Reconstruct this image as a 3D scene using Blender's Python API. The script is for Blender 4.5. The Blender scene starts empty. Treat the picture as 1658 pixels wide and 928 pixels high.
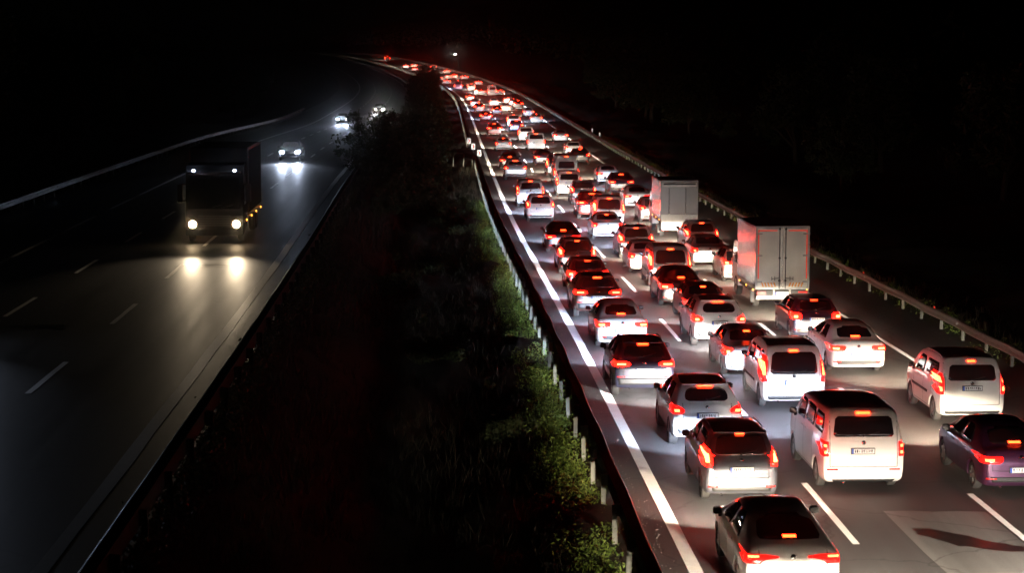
import bpy, bmesh, math, random
from mathutils import Vector, Matrix
from mathutils.bvhtree import BVHTree
R = math.radians
sc = bpy.context.scene
col = sc.collection
random.seed(7)

# ------------------------------------------------------------------ camera, sky, exposure
cam = bpy.data.cameras.new('camera'); camo = bpy.data.objects.new('camera', cam); col.objects.link(camo)
cam.sensor_width = 36.0; cam.lens = 36.0 * 3280.0 / 1658.0
camo.location = (0, 0, 9.9); camo.rotation_euler = (R(90 - 6.46), 0, 0)
cam.clip_start = 0.5; cam.clip_end = 6000
cam.dof.use_dof = True; cam.dof.focus_distance = 72.0; cam.dof.aperture_fstop = 1.8
sc.camera = camo
SUN_EL, SUN_AZ = R(24), R(140)
world = bpy.data.worlds.new('World'); sc.world = world; world.use_nodes = True
wn = world.node_tree; wn.nodes.clear()
sky = wn.nodes.new('ShaderNodeTexSky'); sky.sky_type = 'NISHITA'; sky.sun_disc = False
sky.sun_elevation = SUN_EL; sky.sun_rotation = SUN_AZ
bg = wn.nodes.new('ShaderNodeBackground'); bg.inputs['Strength'].default_value = 0.00006   # night sky
wo = wn.nodes.new('ShaderNodeOutputWorld')
wn.links.new(sky.outputs[0], bg.inputs[0]); wn.links.new(bg.outputs[0], wo.inputs[0])
sl = bpy.data.lights.new('moon_light', 'SUN'); sl.energy = 0.0015; sl.angle = R(0.5); sl.color = (1, .95, .88)
slo = bpy.data.objects.new('moon_light', sl); col.objects.link(slo)
slo.rotation_euler = Vector((math.sin(SUN_AZ) * math.cos(SUN_EL), math.cos(SUN_AZ) * math.cos(SUN_EL), math.sin(SUN_EL))).to_track_quat('Z', 'Y').to_euler()
sc.view_settings.view_transform = 'Standard'; sc.view_settings.look = 'None'
sc.view_settings.exposure = 0.0; sc.view_settings.gamma = 1.0
sc.cycles.use_denoising = True
sc.cycles.max_bounces = 5; sc.cycles.diffuse_bounces = 2; sc.cycles.glossy_bounces = 3
sc.cycles.sample_clamp_indirect = 40.0
sc.cycles.use_light_tree = True

# ------------------------------------------------------------------ the road's line in plan and profile
SK = [0, 40, 80, 120, 160, 200, 260, 320, 380, 440, 500, 560, 620, 690, 760]
HD = [-0.0324, -0.039, -0.0479, -0.0328, -0.0318, -0.0326, -0.0319, -0.0347, -0.0421, -0.0653, -0.0987, -0.1307, -0.1594, -0.1863, -0.2135]
ZK = [0, 0, 0, 0, .06, .169, .439, .709, 1.083, 1.817, 2.77, 4.128, 5.757, 7.71, 9.654]
def interp(x, xs, ys):
    if x <= xs[0]: return ys[0]
    if x >= xs[-1]: return ys[-1]
    for i in range(len(xs) - 1):
        if x <= xs[i + 1]:
            t = (x - xs[i]) / (xs[i + 1] - xs[i]); return ys[i] * (1 - t) + ys[i + 1] * t
DS = 2.0; S0, S1 = -90, 1300
_n = int((S1 - S0) / DS) + 1
_hd, _zz = [], []
for i in range(_n):
    s = S0 + i * DS; a = b = 0
    for k in range(-10, 11):
        q = min(max(s + 2 * k, 0), 758)
        a += interp(q, SK, HD); b += interp(q, SK, ZK)
    a /= 21; b /= 21
    if s > 758: a -= (s - 758) * 0.00045; b += 2.0 * (1 - math.exp(-(s - 758) / 70.0))
    _hd.append(a); _zz.append(b)
_i0 = int((0 - S0) / DS)
_x = [0.0] * _n; _y = [0.0] * _n
_x[_i0] = 4.181; _y[_i0] = 20.0
for i in range(_i0 + 1, _n):
    _x[i] = _x[i - 1] + DS * math.sin(_hd[i - 1]); _y[i] = _y[i - 1] + DS * math.cos(_hd[i - 1])
for i in range(_i0 - 1, -1, -1):
    _x[i] = _x[i + 1] - DS * math.sin(_hd[i]); _y[i] = _y[i + 1] - DS * math.cos(_hd[i])
def line(s):
    f = min(max((s - S0) / DS, 0), _n - 1.001); i = int(f); t = f - i
    L = lambda a: a[i] * (1 - t) + a[i + 1] * t
    return L(_x), L(_y), L(_zz), L(_hd)
def smooth(a, b, x):
    t = min(max((x - a) / (b - a), 0), 1); return t * t * (3 - 2 * t)
def left_z(s):                      # extra height of the left carriageway over the right one
    return 2.0 - 1.3 * smooth(150, 270, s)
def pos(s, o, dz=0.0, left=False):
    x, y, z, h = line(s)
    return Vector((x + o * math.cos(h), y - o * math.sin(h), z + dz + (left_z(s) if left else 0)))
def head(s): return line(s)[3]
LW = 3.56

# ------------------------------------------------------------------ materials
def new_mat(name):
    m = bpy.data.materials.new(name); m.use_nodes = True
    return m, m.node_tree, m.node_tree.nodes['Principled BSDF']
def simple(name, c, rough=.5, metal=0, coat=0, noise=0, nscale=6):
    m, nt, b = new_mat(name)
    b.inputs['Base Color'].default_value = (*c, 1); b.inputs['Roughness'].default_value = rough
    b.inputs['Metallic'].default_value = metal; b.inputs['Coat Weight'].default_value = coat
    b.inputs['Coat Roughness'].default_value = .04
    if noise:
        tc = nt.nodes.new('ShaderNodeTexCoord'); n = nt.nodes.new('ShaderNodeTexNoise'); n.inputs['Scale'].default_value = nscale
        n.inputs['Detail'].default_value = 6
        r = nt.nodes.new('ShaderNodeMapRange'); r.inputs['To Min'].default_value = 1 - noise; r.inputs['To Max'].default_value = 1 + noise * .4
        mx = nt.nodes.new('ShaderNodeMix'); mx.data_type = 'RGBA'; mx.blend_type = 'MULTIPLY'; mx.inputs['Factor'].default_value = 1
        mx.inputs[6].default_value = (*c, 1)
        nt.links.new(tc.outputs['Object'], n.inputs['Vector']); nt.links.new(n.outputs['Fac'], r.inputs['Value'])
        nt.links.new(r.outputs[0], mx.inputs[7]); nt.links.new(mx.outputs[2], b.inputs['Base Color'])
        r2 = nt.nodes.new('ShaderNodeMapRange'); r2.inputs['To Min'].default_value = rough * .8; r2.inputs['To Max'].default_value = min(1, rough * 1.3)
        nt.links.new(n.outputs['Fac'], r2.inputs['Value']); nt.links.new(r2.outputs[0], b.inputs['Roughness'])
    return m
def emit(name, c, strength, base=(.3, .02, .02)):
    m, nt, b = new_mat(name)
    b.inputs['Base Color'].default_value = (*base, 1); b.inputs['Roughness'].default_value = .2
    b.inputs['Emission Color'].default_value = (*c, 1); b.inputs['Emission Strength'].default_value = strength
    return m
def paint(name, c, metal=.0, dirt=.17):
    # car paint under clear coat, with road grime that gathers low on the body (object space height)
    m, nt, b = new_mat(name)
    tc = nt.nodes.new('ShaderNodeTexCoord'); sx = nt.nodes.new('ShaderNodeSeparateXYZ')
    n = nt.nodes.new('ShaderNodeTexNoise'); n.inputs['Scale'].default_value = 5; n.inputs['Detail'].default_value = 8
    nt.links.new(tc.outputs['Object'], n.inputs['Vector']); nt.links.new(tc.outputs['Object'], sx.inputs[0])
    mr = nt.nodes.new('ShaderNodeMapRange'); mr.inputs['From Min'].default_value = .25; mr.inputs['From Max'].default_value = .95
    mr.inputs['To Min'].default_value = 1; mr.inputs['To Max'].default_value = 0
    nt.links.new(sx.outputs['Z'], mr.inputs['Value'])
    mu = nt.nodes.new('ShaderNodeMath'); mu.operation = 'MULTIPLY'; nt.links.new(mr.outputs[0], mu.inputs[0]); nt.links.new(n.outputs['Fac'], mu.inputs[1])
    m3 = nt.nodes.new('ShaderNodeMath'); m3.operation = 'MULTIPLY_ADD'; m3.inputs[1].default_value = dirt * 3; m3.inputs[2].default_value = dirt * .15
    nt.links.new(mu.outputs[0], m3.inputs[0])
    mx = nt.nodes.new('ShaderNodeMix'); mx.data_type = 'RGBA'; mx.inputs[6].default_value = (*c, 1); mx.inputs[7].default_value = (.20, .17, .135, 1)
    nt.links.new(m3.outputs[0], mx.inputs['Factor']); nt.links.new(mx.outputs[2], b.inputs['Base Color'])
    rr = nt.nodes.new('ShaderNodeMapRange'); rr.inputs['To Min'].default_value = .32; rr.inputs['To Max'].default_value = .7
    nt.links.new(m3.outputs[0], rr.inputs['Value']); nt.links.new(rr.outputs[0], b.inputs['Roughness'])
    b.inputs['Metallic'].default_value = metal; b.inputs['Coat Weight'].default_value = .8; b.inputs['Coat Roughness'].default_value = .06
    return m
PAINT = {
 'white': paint('white_paint', (.78, .77, .74)), 'silver': paint('silver_paint', (.42, .43, .45), .55),
 'grey': paint('grey_paint', (.06, .063, .07), .5, .07), 'black': paint('black_paint', (.010, .010, .012), .1, .03),
 'red': paint('dark_red_paint', (.11, .012, .012), .2, .06), 'blue': paint('blue_paint', (.02, .08, .26), .3, .05),
 'gunmetal': paint('gunmetal_paint', (.09, .095, .115), .5, .04),
 'navy': paint('dark_blue_paint', (.012, .014, .035), .2, .04), 'purple': paint('plum_paint', (.075, .022, .065), .5, .03), 'brown': paint('brown_paint', (.045, .022, .018), .3, .06),
 'cream': paint('cream_paint', (.70, .62, .48)),
}
GLASS = simple('dark_glass', (.010, .010, .012), .04); GLASS.node_tree.nodes['Principled BSDF'].inputs['Specular IOR Level'].default_value = .6
TRIM = simple('black_plastic', (.02, .02, .02), .55, noise=.3, nscale=9)
RUBBER = simple('tyre_rubber', (.03, .028, .026), .85, noise=.4, nscale=14)
ALLOY = simple('alloy_rim', (.45, .44, .43), .35, .8, noise=.25, nscale=12)
STEELRIM = simple('steel_rim', (.16, .16, .16), .5, .5)
CHROME = simple('chrome', (.7, .7, .7), .15, 1)
PLATE = simple('plate_white', (.75, .75, .75), .4); PBLUE = simple('plate_blue', (.02, .08, .5), .4); PINK = simple('plate_ink', (.03, .03, .04), .5)
LENS = emit('tail_lens_lit', (1, .004, .002), 3.2); BULB = emit('tail_bulb_lit', (1, .034, .010), 44)
LENSB = emit('tail_lens_braking', (1, .0045, .0018), 16); BULBB = emit('tail_bulb_braking', (1, .026, .007), 110)
LENSOFF = simple('red_lens_unlit', (.25, .008, .008), .15, coat=.5)
LENSDIM = emit('red_lens_dim_glow', (1, .02, .01), .6)
BRK = emit('brake_light_lit', (1, .030, .005), 24)
AMBER = emit('amber_marker_lit', (1, .32, .04), 8, (.4, .2, .02))
HEADC = simple('headlight_glass', (.6, .6, .62), .1)
HL = {'gold': (1, .78, .52), 'warm': (1, .84, .64), 'cool': (.66, .77, 1.0), 'neutral': (1, .94, .90)}
HEADE = {k: emit('headlight_lit_' + k, v, 60, (.8, .8, .8)) for k, v in HL.items()}
HEADON = {k: emit('oncoming_headlight_' + k, v, 140, (.8, .8, .8)) for k, v in HL.items()}
GALV = simple('galvanised_steel', (.36, .37, .37), .42, .75, noise=.35, nscale=3)
SHADESTEEL = simple('steel_shade_dark', (.03, .028, .026), .8, 0, noise=.4, nscale=4)  # near-black colour puts the shade of unlit steel into the paint
POSTM = simple('post_steel', (.30, .31, .27), .6, .3, noise=.4, nscale=8)
REFL = emit('rail_reflector_glow', (1, .04, .02), .55, (.5, .03, .02))  # weak own glow stands in for headlight thrown back
BARK = simple('bark', (.06, .045, .03), .9, noise=.5, nscale=10)

def asphalt(name, base, rough, lane0=math.pi):
    m, nt, b = new_mat(name)
    N = nt.nodes.new; LK = nt.links.new
    uv = N('ShaderNodeUVMap'); uv.uv_map = 'road'
    tc = N('ShaderNodeTexCoord')
    n1 = N('ShaderNodeTexNoise'); n1.inputs['Scale'].default_value = .35; n1.inputs['Detail'].default_value = 5; LK(tc.outputs['Object'], n1.inputs['Vector'])
    n2 = N('ShaderNodeTexNoise'); n2.inputs['Scale'].default_value = 22; n2.inputs['Detail'].default_value = 3; LK(tc.outputs['Object'], n2.inputs['Vector'])
    mp = N('ShaderNodeMapping'); mp.inputs['Scale'].default_value = (.03, 1.1, 1); LK(uv.outputs[0], mp.inputs['Vector'])
    n3 = N('ShaderNodeTexNoise'); n3.inputs['Scale'].default_value = 1.6; n3.inputs['Detail'].default_value = 5; LK(mp.outputs[0], n3.inputs['Vector'])
    a = N('ShaderNodeMath'); a.operation = 'MULTIPLY_ADD'; a.inputs[1].default_value = 1.3; a.inputs[2].default_value = .05; LK(n3.outputs['Fac'], a.inputs[0])
    a2 = N('ShaderNodeMath'); a2.operation = 'MULTIPLY_ADD'; a2.inputs[1].default_value = .5; LK(n1.outputs['Fac'], a2.inputs[0]); LK(a.outputs[0], a2.inputs[2])
    a3 = N('ShaderNodeMath'); a3.operation = 'MULTIPLY_ADD'; a3.inputs[1].default_value = .45; LK(n2.outputs['Fac'], a3.inputs[0]); LK(a2.outputs[0], a3.inputs[2])
    # crack network along the lanes
    vo = N('ShaderNodeTexVoronoi'); vo.feature = 'DISTANCE_TO_EDGE'; vo.inputs['Scale'].default_value = .22
    nw = N('ShaderNodeTexNoise'); nw.inputs['Scale'].default_value = 1.1; nw.inputs['Detail'].default_value = 6; LK(tc.outputs['Object'], nw.inputs['Vector'])
    vm = N('ShaderNodeVectorMath'); vm.operation = 'ADD'; LK(tc.outputs['Object'], vm.inputs[0]); LK(nw.outputs['Color'], vm.inputs[1]); LK(vm.outputs[0], vo.inputs['Vector'])
    cr = N('ShaderNodeMapRange'); cr.inputs['From Min'].default_value = 0; cr.inputs['From Max'].default_value = .012; cr.inputs['To Min'].default_value = .55; cr.inputs['To Max'].default_value = 1; LK(vo.outputs['Distance'], cr.inputs['Value'])
    a4 = N('ShaderNodeMath'); a4.operation = 'MULTIPLY'; LK(a3.outputs[0], a4.inputs[0]); LK(cr.outputs[0], a4.inputs[1])
    # oil drip strip down the middle of each lane, polished wheel tracks beside it
    sp = N('ShaderNodeSeparateXYZ'); LK(uv.outputs[0], sp.inputs[0])
    w1 = N('ShaderNodeMath'); w1.operation = 'MULTIPLY_ADD'; w1.inputs[1].default_value = 2 * math.pi / 3.56; w1.inputs[2].default_value = lane0; LK(sp.outputs['Y'], w1.inputs[0])
    w2 = N('ShaderNodeMath'); w2.operation = 'COSINE'; LK(w1.outputs[0], w2.inputs[0])
    w3 = N('ShaderNodeMapRange'); w3.inputs['From Min'].default_value = .3; w3.inputs['From Max'].default_value = 1; w3.inputs['To Min'].default_value = 1.08; w3.inputs['To Max'].default_value = .74; LK(w2.outputs[0], w3.inputs['Value'])
    a5 = N('ShaderNodeMath'); a5.operation = 'MULTIPLY'; LK(a4.outputs[0], a5.inputs[0]); LK(w3.outputs[0], a5.inputs[1]); a4 = a5
    mx = N('ShaderNodeMix'); mx.data_type = 'RGBA'; mx.blend_type = 'MULTIPLY'; mx.inputs['Factor'].default_value = 1; mx.inputs[6].default_value = (*base, 1)
    LK(a4.outputs[0], mx.inputs[7]); LK(mx.outputs[2], b.inputs['Base Color'])
    rr = N('ShaderNodeMapRange'); rr.inputs['To Min'].default_value = rough - .1; rr.inputs['To Max'].default_value = rough + .15; LK(n3.outputs['Fac'], rr.inputs['Value']); LK(rr.outputs[0], b.inputs['Roughness'])
    bu = N('ShaderNodeBump'); bu.inputs['Strength'].default_value = .25; bu.inputs['Distance'].default_value = .01; LK(n2.outputs['Fac'], bu.inputs['Height']); LK(bu.outputs[0], b.inputs['Normal'])
    return m
ASPH = asphalt('asphalt', (.078, .076, .078), .60)
ASPH_OLD = asphalt('asphalt_worn_pale', (.095, .09, .085), .6)
ASPH_L = asphalt('asphalt_polished', (.040, .038, .036), .48, math.pi + 2 * math.pi * 11.1 / 3.56)
ASPH_L.node_tree.nodes['Principled BSDF'].inputs['Specular IOR Level'].default_value = .5
ASPH_P = asphalt('asphalt_patch', (.21, .205, .20), .6)
def roadpaint(name, c):
    m = simple(name, c, .55, noise=.3, nscale=4); return m
MARK = roadpaint('road_marking_white', (.80, .78, .73)); MARKL = simple('road_marking_glossy', (.80, .78, .73), .42, noise=.3, nscale=4)
for _m in (MARK, MARKL):      # glass beads in the paint
    _b = _m.node_tree.nodes['Principled BSDF']; _b.inputs['Sheen Weight'].default_value = .55 if _m == MARK else .6; _b.inputs['Sheen Roughness'].default_value = .45
WET = simple('wet_hollow', (.022, .016, .015), .38, noise=.4, nscale=3)
def earth():
    m, nt, b = new_mat('dry_grass_earth'); N = nt.nodes.new; LK = nt.links.new
    tc = N('ShaderNodeTexCoord'); n = N('ShaderNodeTexNoise'); n.inputs['Scale'].default_value = .6; n.inputs['Detail'].default_value = 10; n.inputs['Roughness'].default_value = .7
    LK(tc.outputs['Object'], n.inputs['Vector']); cr = N('ShaderNodeValToRGB')
    cr.color_ramp.elements[0].position = .35; cr.color_ramp.elements[0].color = (.010, .012, .006, 1)
    cr.color_ramp.elements[1].position = .7; cr.color_ramp.elements[1].color = (.045, .036, .022, 1)
    LK(n.outputs['Fac'], cr.inputs[0]); LK(cr.outputs[0], b.inputs['Base Color']); b.inputs['Roughness'].default_value = .95
    bu = N('ShaderNodeBump'); bu.inputs['Strength'].default_value = .8; bu.inputs['Distance'].default_value = .2; LK(n.outputs['Fac'], bu.inputs['Height']); LK(bu.outputs[0], b.inputs['Normal'])
    return m
EARTH = earth()
def leafmat(name, c1, c2):
    m, nt, b = new_mat(name); N = nt.nodes.new; LK = nt.links.new
    g = N('ShaderNodeNewGeometry'); mx = N('ShaderNodeMix'); mx.data_type = 'RGBA'
    mx.inputs[6].default_value = (*c1, 1); mx.inputs[7].default_value = (*c2, 1)
    LK(g.outputs['Random Per Island'], mx.inputs['Factor']); LK(mx.outputs[2], b.inputs['Base Color']); b.inputs['Roughness'].default_value = .6
    return m
LEAF = leafmat('leaves', (.020, .034, .010), (.050, .065, .020)); WEED = leafmat('weed_leaves', (.06, .12, .015), (.22, .30, .05)); LEAF2 = leafmat('leaves_dry', (.08, .075, .03), (.16, .12, .05))
GRASSM = leafmat('grass_blades', (.012, .016, .006), (.045, .036, .018))

# ------------------------------------------------------------------ object helpers
def link(o, parent=None):
    col.objects.link(o)
    if parent is not None: o.parent = parent
    return o
def mesh(name, vs, fs, mats, smooth_=False, fm=None):
    me = bpy.data.meshes.new(name); me.from_pydata([tuple(v) for v in vs], [], fs)
    for m in (mats if isinstance(mats, (list, tuple)) else [mats]): me.materials.append(m)
    if fm: me.polygons.foreach_set('material_index', fm)
    if smooth_: me.polygons.foreach_set('use_smooth', [True] * len(me.polygons))
    me.update(); return me
def obj(name, me, parent=None, mat=None, **kw):
    o = bpy.data.objects.new(name, me); link(o, parent)
    if mat is not None:
        o.material_slots[0].link = 'OBJECT'; o.material_slots[0].material = mat
    for k, v in kw.items(): o[k] = v
    return o
def empty(name, loc, rot=0, **kw):
    o = bpy.data.objects.new(name, None); o.empty_display_size = .3; link(o); o.location = loc; o.rotation_euler = (0, 0, rot)
    for k, v in kw.items(): o[k] = v
    return o
class MB:
    def __init__(s): s.v = []; s.f = []; s.m = []
    def add(s, vs, fs, mi=0):
        n = len(s.v); s.v += [tuple(v) for v in vs]; s.f += [[i + n for i in f] for f in fs]; s.m += [mi] * len(fs)
    def box(s, x0, x1, y0, y1, z0, z1, mi=0, bev=0):
        if bev:
            bm = bmesh.new(); bmesh.ops.create_cube(bm, size=1)
            for v in bm.verts: v.co = Vector(((x0 + x1) / 2 + v.co.x * (x1 - x0), (y0 + y1) / 2 + v.co.y * (y1 - y0), (z0 + z1) / 2 + v.co.z * (z1 - z0)))
            bmesh.ops.bevel(bm, geom=list(bm.edges), offset=bev, segments=2, affect='EDGES', profile=.5)
            bm.verts.index_update(); s.add([v.co.copy() for v in bm.verts], [[v.index for v in f.verts] for f in bm.faces], mi); bm.free(); return
        vs = [(x, y, z) for x in (x0, x1) for y in (y0, y1) for z in (z0, z1)]
        s.add(vs, [[0, 1, 3, 2], [4, 6, 7, 5], [0, 4, 5, 1], [2, 3, 7, 6], [0, 2, 6, 4], [1, 5, 7, 3]], mi)
    def tube(s, p, q, r, n=6, mi=0, r2=None):
        p, q = Vector(p), Vector(q); d = (q - p).normalized(); a = d.orthogonal().normalized(); b = d.cross(a); r2 = r if r2 is None else r2
        vs = []
        for c, rr in ((p, r), (q, r2)):
            for k in range(n):
                t = 2 * math.pi * k / n; vs.append(c + a * math.cos(t) * rr + b * math.sin(t) * rr)
        fs = [[k, (k + 1) % n, n + (k + 1) % n, n + k] for k in range(n)] + [list(range(n))[::-1], list(range(n, 2 * n))]
        s.add(vs, fs, mi)
    def lathe_x(s, prof, n=20, mi=0, cx=0, cy=0, cz=0):   # prof = [(x, r)], turned about the x axis
        vs = []; fs = []
        for x, r in prof:
            for k in range(n):
                t = 2 * math.pi * k / n; vs.append((cx + x, cy + r * math.cos(t), cz + r * math.sin(t)))
        for i in range(len(prof) - 1):
            for k in range(n):
                a = i * n + k; b = i * n + (k + 1) % n; fs.append([a, b, b + n, a + n])
        s.add(vs, fs, mi)
    def mesh(s, name, mats, smooth_=False): return mesh(name, s.v, s.f, mats, smooth_, s.m)

for _m in (SHADESTEEL,): _m.node_tree.nodes['Principled BSDF'].inputs['Specular IOR Level'].default_value = .08
# ------------------------------------------------------------------ terrain
def ground_z(s, o):
    """height of the ground relative to the right carriageway at s"""
    lz = left_z(s)
    if o > 14.4:
        t = o - 14.4
        return -.06 - .35 * smooth(0, 2, t) * (1 - smooth(4, 9, t)) + 4.0 * smooth(6, 40, t) + 46 * smooth(25, 330, t)
    if o >= -.9: return -.06
    if o > -10.0:
        t = (o + .9) / (-9.1)
        return -.06 - .55 * math.sin(math.pi * min(t * 1.3, 1)) * 1.0 + (lz) * smooth(.45, 1, t) 
    if o >= -26.6: return lz - .06
    t = -26.6 - o
    return lz - .06 - .3 * smooth(0, 3, t) * (1 - smooth(5, 10, t)) + 3.0 * smooth(8, 45, t) + 30 * smooth(30, 420, t)
OFFS = [-900, -650, -450, -300, -200, -140, -100, -75, -58, -46, -38, -33, -30, -28.2, -26.6, -18, -10, -9.4, -8.6, -7.6, -6.6, -5.6, -4.6, -3.6, -2.8, -2.2, -1.6, -.9, 6, 14.4, 15, 15.8, 17, 19, 22, 26, 31, 37, 45, 56, 75, 100, 140, 200, 300, 450, 650, 900]
ss = []
s = -88.0
while s < 1290:
    ss.append(s); s += 3 if s < 120 else (6 if s < 300 else 14)
vs, fs = [], []
for s in ss:
    for o in OFFS:
        p = pos(s, o); z = ground_z(s, o)
        far = smooth(14.4, 20, o) if o > 0 else (smooth(26.6, 32, -o) if o < -26.6 else smooth(.9, 2, -o) * smooth(10.0, 8.8, -o) if o < -.9 else 0)
        z += far * .22 * (math.sin(s * .71 + o * 1.3) + math.sin(s * .23 - o * .37 + 2) + .6 * math.sin(s * 1.9 + o * 2.7))
        vs.append((p.x, p.y, p.z + z))
nO = len(OFFS)
for i in range(len(ss) - 1):
    for j in range(nO - 1):
        a = i * nO + j; fs.append([a, a + 1, a + nO + 1, a + nO])
o = obj('ground', mesh('ground', vs, fs, EARTH, True), kind='structure')

def ribbon(name, s0, s1, o0, o1, dz, mat, left=False, step=3.0, nw=1, jag=0):
    vs, fs, uvs = [], [], []
    n = max(1, int(math.ceil((s1 - s0) / step)))
    for i in range(n + 1):
        s = s0 + (s1 - s0) * i / n
        for j in range(nw + 1):
            o = o0 + (o1 - o0) * j / nw
            if jag and j in (0, nw): o += random.uniform(-jag, jag)
            vs.append(pos(s, o, dz, left)); uvs.append((s, o))
    for i in range(n):
        for j in range(nw):
            a = i * (nw + 1) + j; fs.append([a, a + 1, a + nw + 2, a + nw + 1])
    me = mesh(name, vs, fs, mat, True)
    uvl = me.uv_layers.new(name='road')
    for li, l in enumerate(me.loops): uvl.data[li].uv = uvs[l.vertex_index]
    return me
road = obj('road', ribbon('road', -85, 1280, -.95, 14.45, 0, ASPH), kind='structure')
obj('road_surface_pale_lane', ribbon('pale', -85, 1280, 2 * LW - .05, 3 * LW + .4, .004, ASPH_OLD, jag=.02), kind='structure')
roadl = obj('road_left', ribbon('road_left', -85, 1280, -26.7, -9.9, 0, ASPH_L, True), kind='structure')
def many(name, parts, mat, **kw):     # joins ribbons into one mesh
    bm = bmesh.new()
    for p in parts: bm.from_mesh(p); bpy.data.meshes.remove(p)
    me = bpy.data.meshes.new(name); bm.to_mesh(me); bm.free(); me.materials.append(mat)
    return obj(name, me, **kw)
W = .13
# every painted line is one long marking; every dash near the camera is a piece of its own
obj('edge_line', ribbon('l', -85, 900, -.14, .14, .008, MARK, jag=.006), parent=road)
obj('edge_line', ribbon('l', -85, 900, 3 * LW - .09, 3 * LW + .09, .010, MARK, jag=.006), parent=road)
for k, nm in ((1, 'lane_dash'), (2, 'lane_dash')):
    ph = 20.4 if k == 1 else 19.1
    i = -6; far = []
    while True:
        s = ph + 14.92 * i; i += 1
        if s > 620: break
        me = ribbon('dash', s, s + 6.0, k * LW - .075, k * LW + .075, .010 if k == 2 else .006, MARK, jag=.006, step=1.0)
        if s < 190: obj(nm, me, parent=road)
        else: far.append(me)
    many('lane_dashes_far', far, MARK, kind='stuff').parent = road
obj('edge_line', ribbon('l', -85, 900, -11.24, -10.96, .006, MARKL, True, jag=.02), parent=roadl)
for k in (1, 2, 3):
    o_ = -11.1 - k * LW; i = -8
    ph = {1: 27.8, 2: 54.9, 3: 43.6}[k]
    far = []
    while True:
        s = ph + 12.6 * i; i += 1
        if s > 620: break
        me = ribbon('dash', s, s + 5.0, o_ - .075, o_ + .075, .006, MARKL, True, jag=.008, step=1.0)
        if s < 140: obj('lane_dash', me, parent=roadl)
        else: far.append(me)
    if far: many('lane_dashes_far', far, MARKL, kind='stuff').parent = roadl
obj('edge_line', ribbon('l', -85, 900, -11.1 - 3 * LW - .1, -11.1 - 3 * LW + .1, .006, MARKL, True, jag=.01), parent=roadl)
# repaired strip with a wet hollow, in front of the van
def poly_on_road(name, pts, dz, mat, jag=0.0, sub=6):
    out = []
    for i in range(len(pts)):
        a, b = pts[i], pts[(i + 1) % len(pts)]
        for k in range(sub):
            t = k / sub; out.append((a[0] + (b[0] - a[0]) * t + random.uniform(-jag, jag), a[1] + (b[1] - a[1]) * t + random.uniform(-jag, jag)))
    vs = [pos(s, o, dz) for s, o in out]
    me = mesh(name, vs, [list(range(len(vs)))[::-1]], mat)
    uvl = me.uv_layers.new(name='road')
    for li, l in enumerate(me.loops): uvl.data[li].uv = out[l.vertex_index]
    return me
o = obj('road_patch', poly_on_road('road_patch', [(23.4, 4.75), (23.3, 6.98), (2, 6.98), (2, 5.1)], .0045, ASPH_P, .05), kind='structure')
o = obj('wet_hollow', poly_on_road('wet_hollow', [(21.7, 5.0), (21.6, 5.4), (20.7, 6.2), (20.1, 6.7), (19.8, 7.7), (19.6, 7.6), (19.6, 6.5), (20.2, 5.6), (21.2, 5.0)], .0125, WET, .05, 4), kind='structure')
# gravel on the hard strip
mb = MB()
for i in range(900):
    s = 14 + 90 * random.random() ** 1.6; o_ = random.choice((random.uniform(-.85, -.25), random.gauss(-.55, .15), random.uniform(11.2, 13.6))); r = random.uniform(.006, .02)
    p = pos(s, o_, 0); a = random.random() * 6
    vs = [p + Vector((r * math.cos(a + k * 2.1), r * math.sin(a + k * 2.1), .0)) for k in range(3)] + [p + Vector((0, 0, r * .8))]
    mb.add(vs, [[0, 1, 3], [1, 2, 3], [2, 0, 3]])
obj('gravel', mb.mesh('gravel', simple('gravel_stone', (.42, .40, .36), .7)), kind='stuff', label='pale gravel strewn along the hard strips of the road', category='gravel')
# dark tar repair scars on the left carriageway
mb = MB()
for (s, o_, l, w) in ((78, -16.2, 1.6, .12), (79, -14.9, .9, .08), (58, -13.6, 1.2, .2), (57, -13.2, .8, .3), (40, -17.2, 1.1, .2), (39.5, -16.8, .9, .25)):
    for k in range(5):
        so = s + random.uniform(-.3, .3); oo = o_ + random.uniform(-.8, .8)
        pts = [(so, oo), (so + w, oo + .25 * l), (so + .3 * w, oo + .6 * l), (so - .4 * w, oo + .3 * l)]
        mb.add([pos(a, b, .007, True) for a, b in pts], [[3, 2, 1, 0]])
obj('tar_repair', mb.mesh('tar_repair', simple('tar', (.012, .012, .012), .35)), kind='structure')

# ------------------------------------------------------------------ guard rails
WB = [(0.0, .0), (.035, .018), (.035, .075), (-.03, .115), (-.03, .145), (-.03, .175), (.035, .215), (.035, .275), (0, .31)]
def beam(s0, s1, offf, left, side, dirty=0, step=2.0, th=.012):
    """W profile swept along the road; side = +1 when its face looks towards larger offsets"""
    vs, fs = [], []; n = int((s1 - s0) / step); P = len(WB)
    for i in range(n + 1):
        s = s0 + (s1 - s0) * i / n; wob = .012 * math.sin(s * .9) + .008 * math.sin(s * 2.3)
        for lay in (0, 1):
            for (a, b) in WB:
                q = pos(s, offf(s) + side * (a - lay * th) + wob, .46 + b + wob * .8, left); vs.append(q)
    for i in range(n):
        b0 = i * 2 * P; b1 = b0 + 2 * P
        for k in range(P - 1):
            fs.append([b0 + k, b0 + k + 1, b1 + k + 1, b1 + k]); fs.append([b0 + P + k, b1 + P + k, b1 + P + k + 1, b0 + P + k + 1])
        fs.append([b0, b1, b1 + P, b0 + P]); fs.append([b0 + P - 1, b0 + 2 * P - 1, b1 + 2 * P - 1, b1 + P - 1])
    return vs, fs
pm = MB(); pm.box(-.05, .05, -.03, .03, -1.0, .74); pm.box(-.05, -.04, -.06, .06, -1.0, .72); pm.box(.04, .05, -.06, .06, -1.0, .72)
POST = pm.mesh('post', POSTM)
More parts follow.
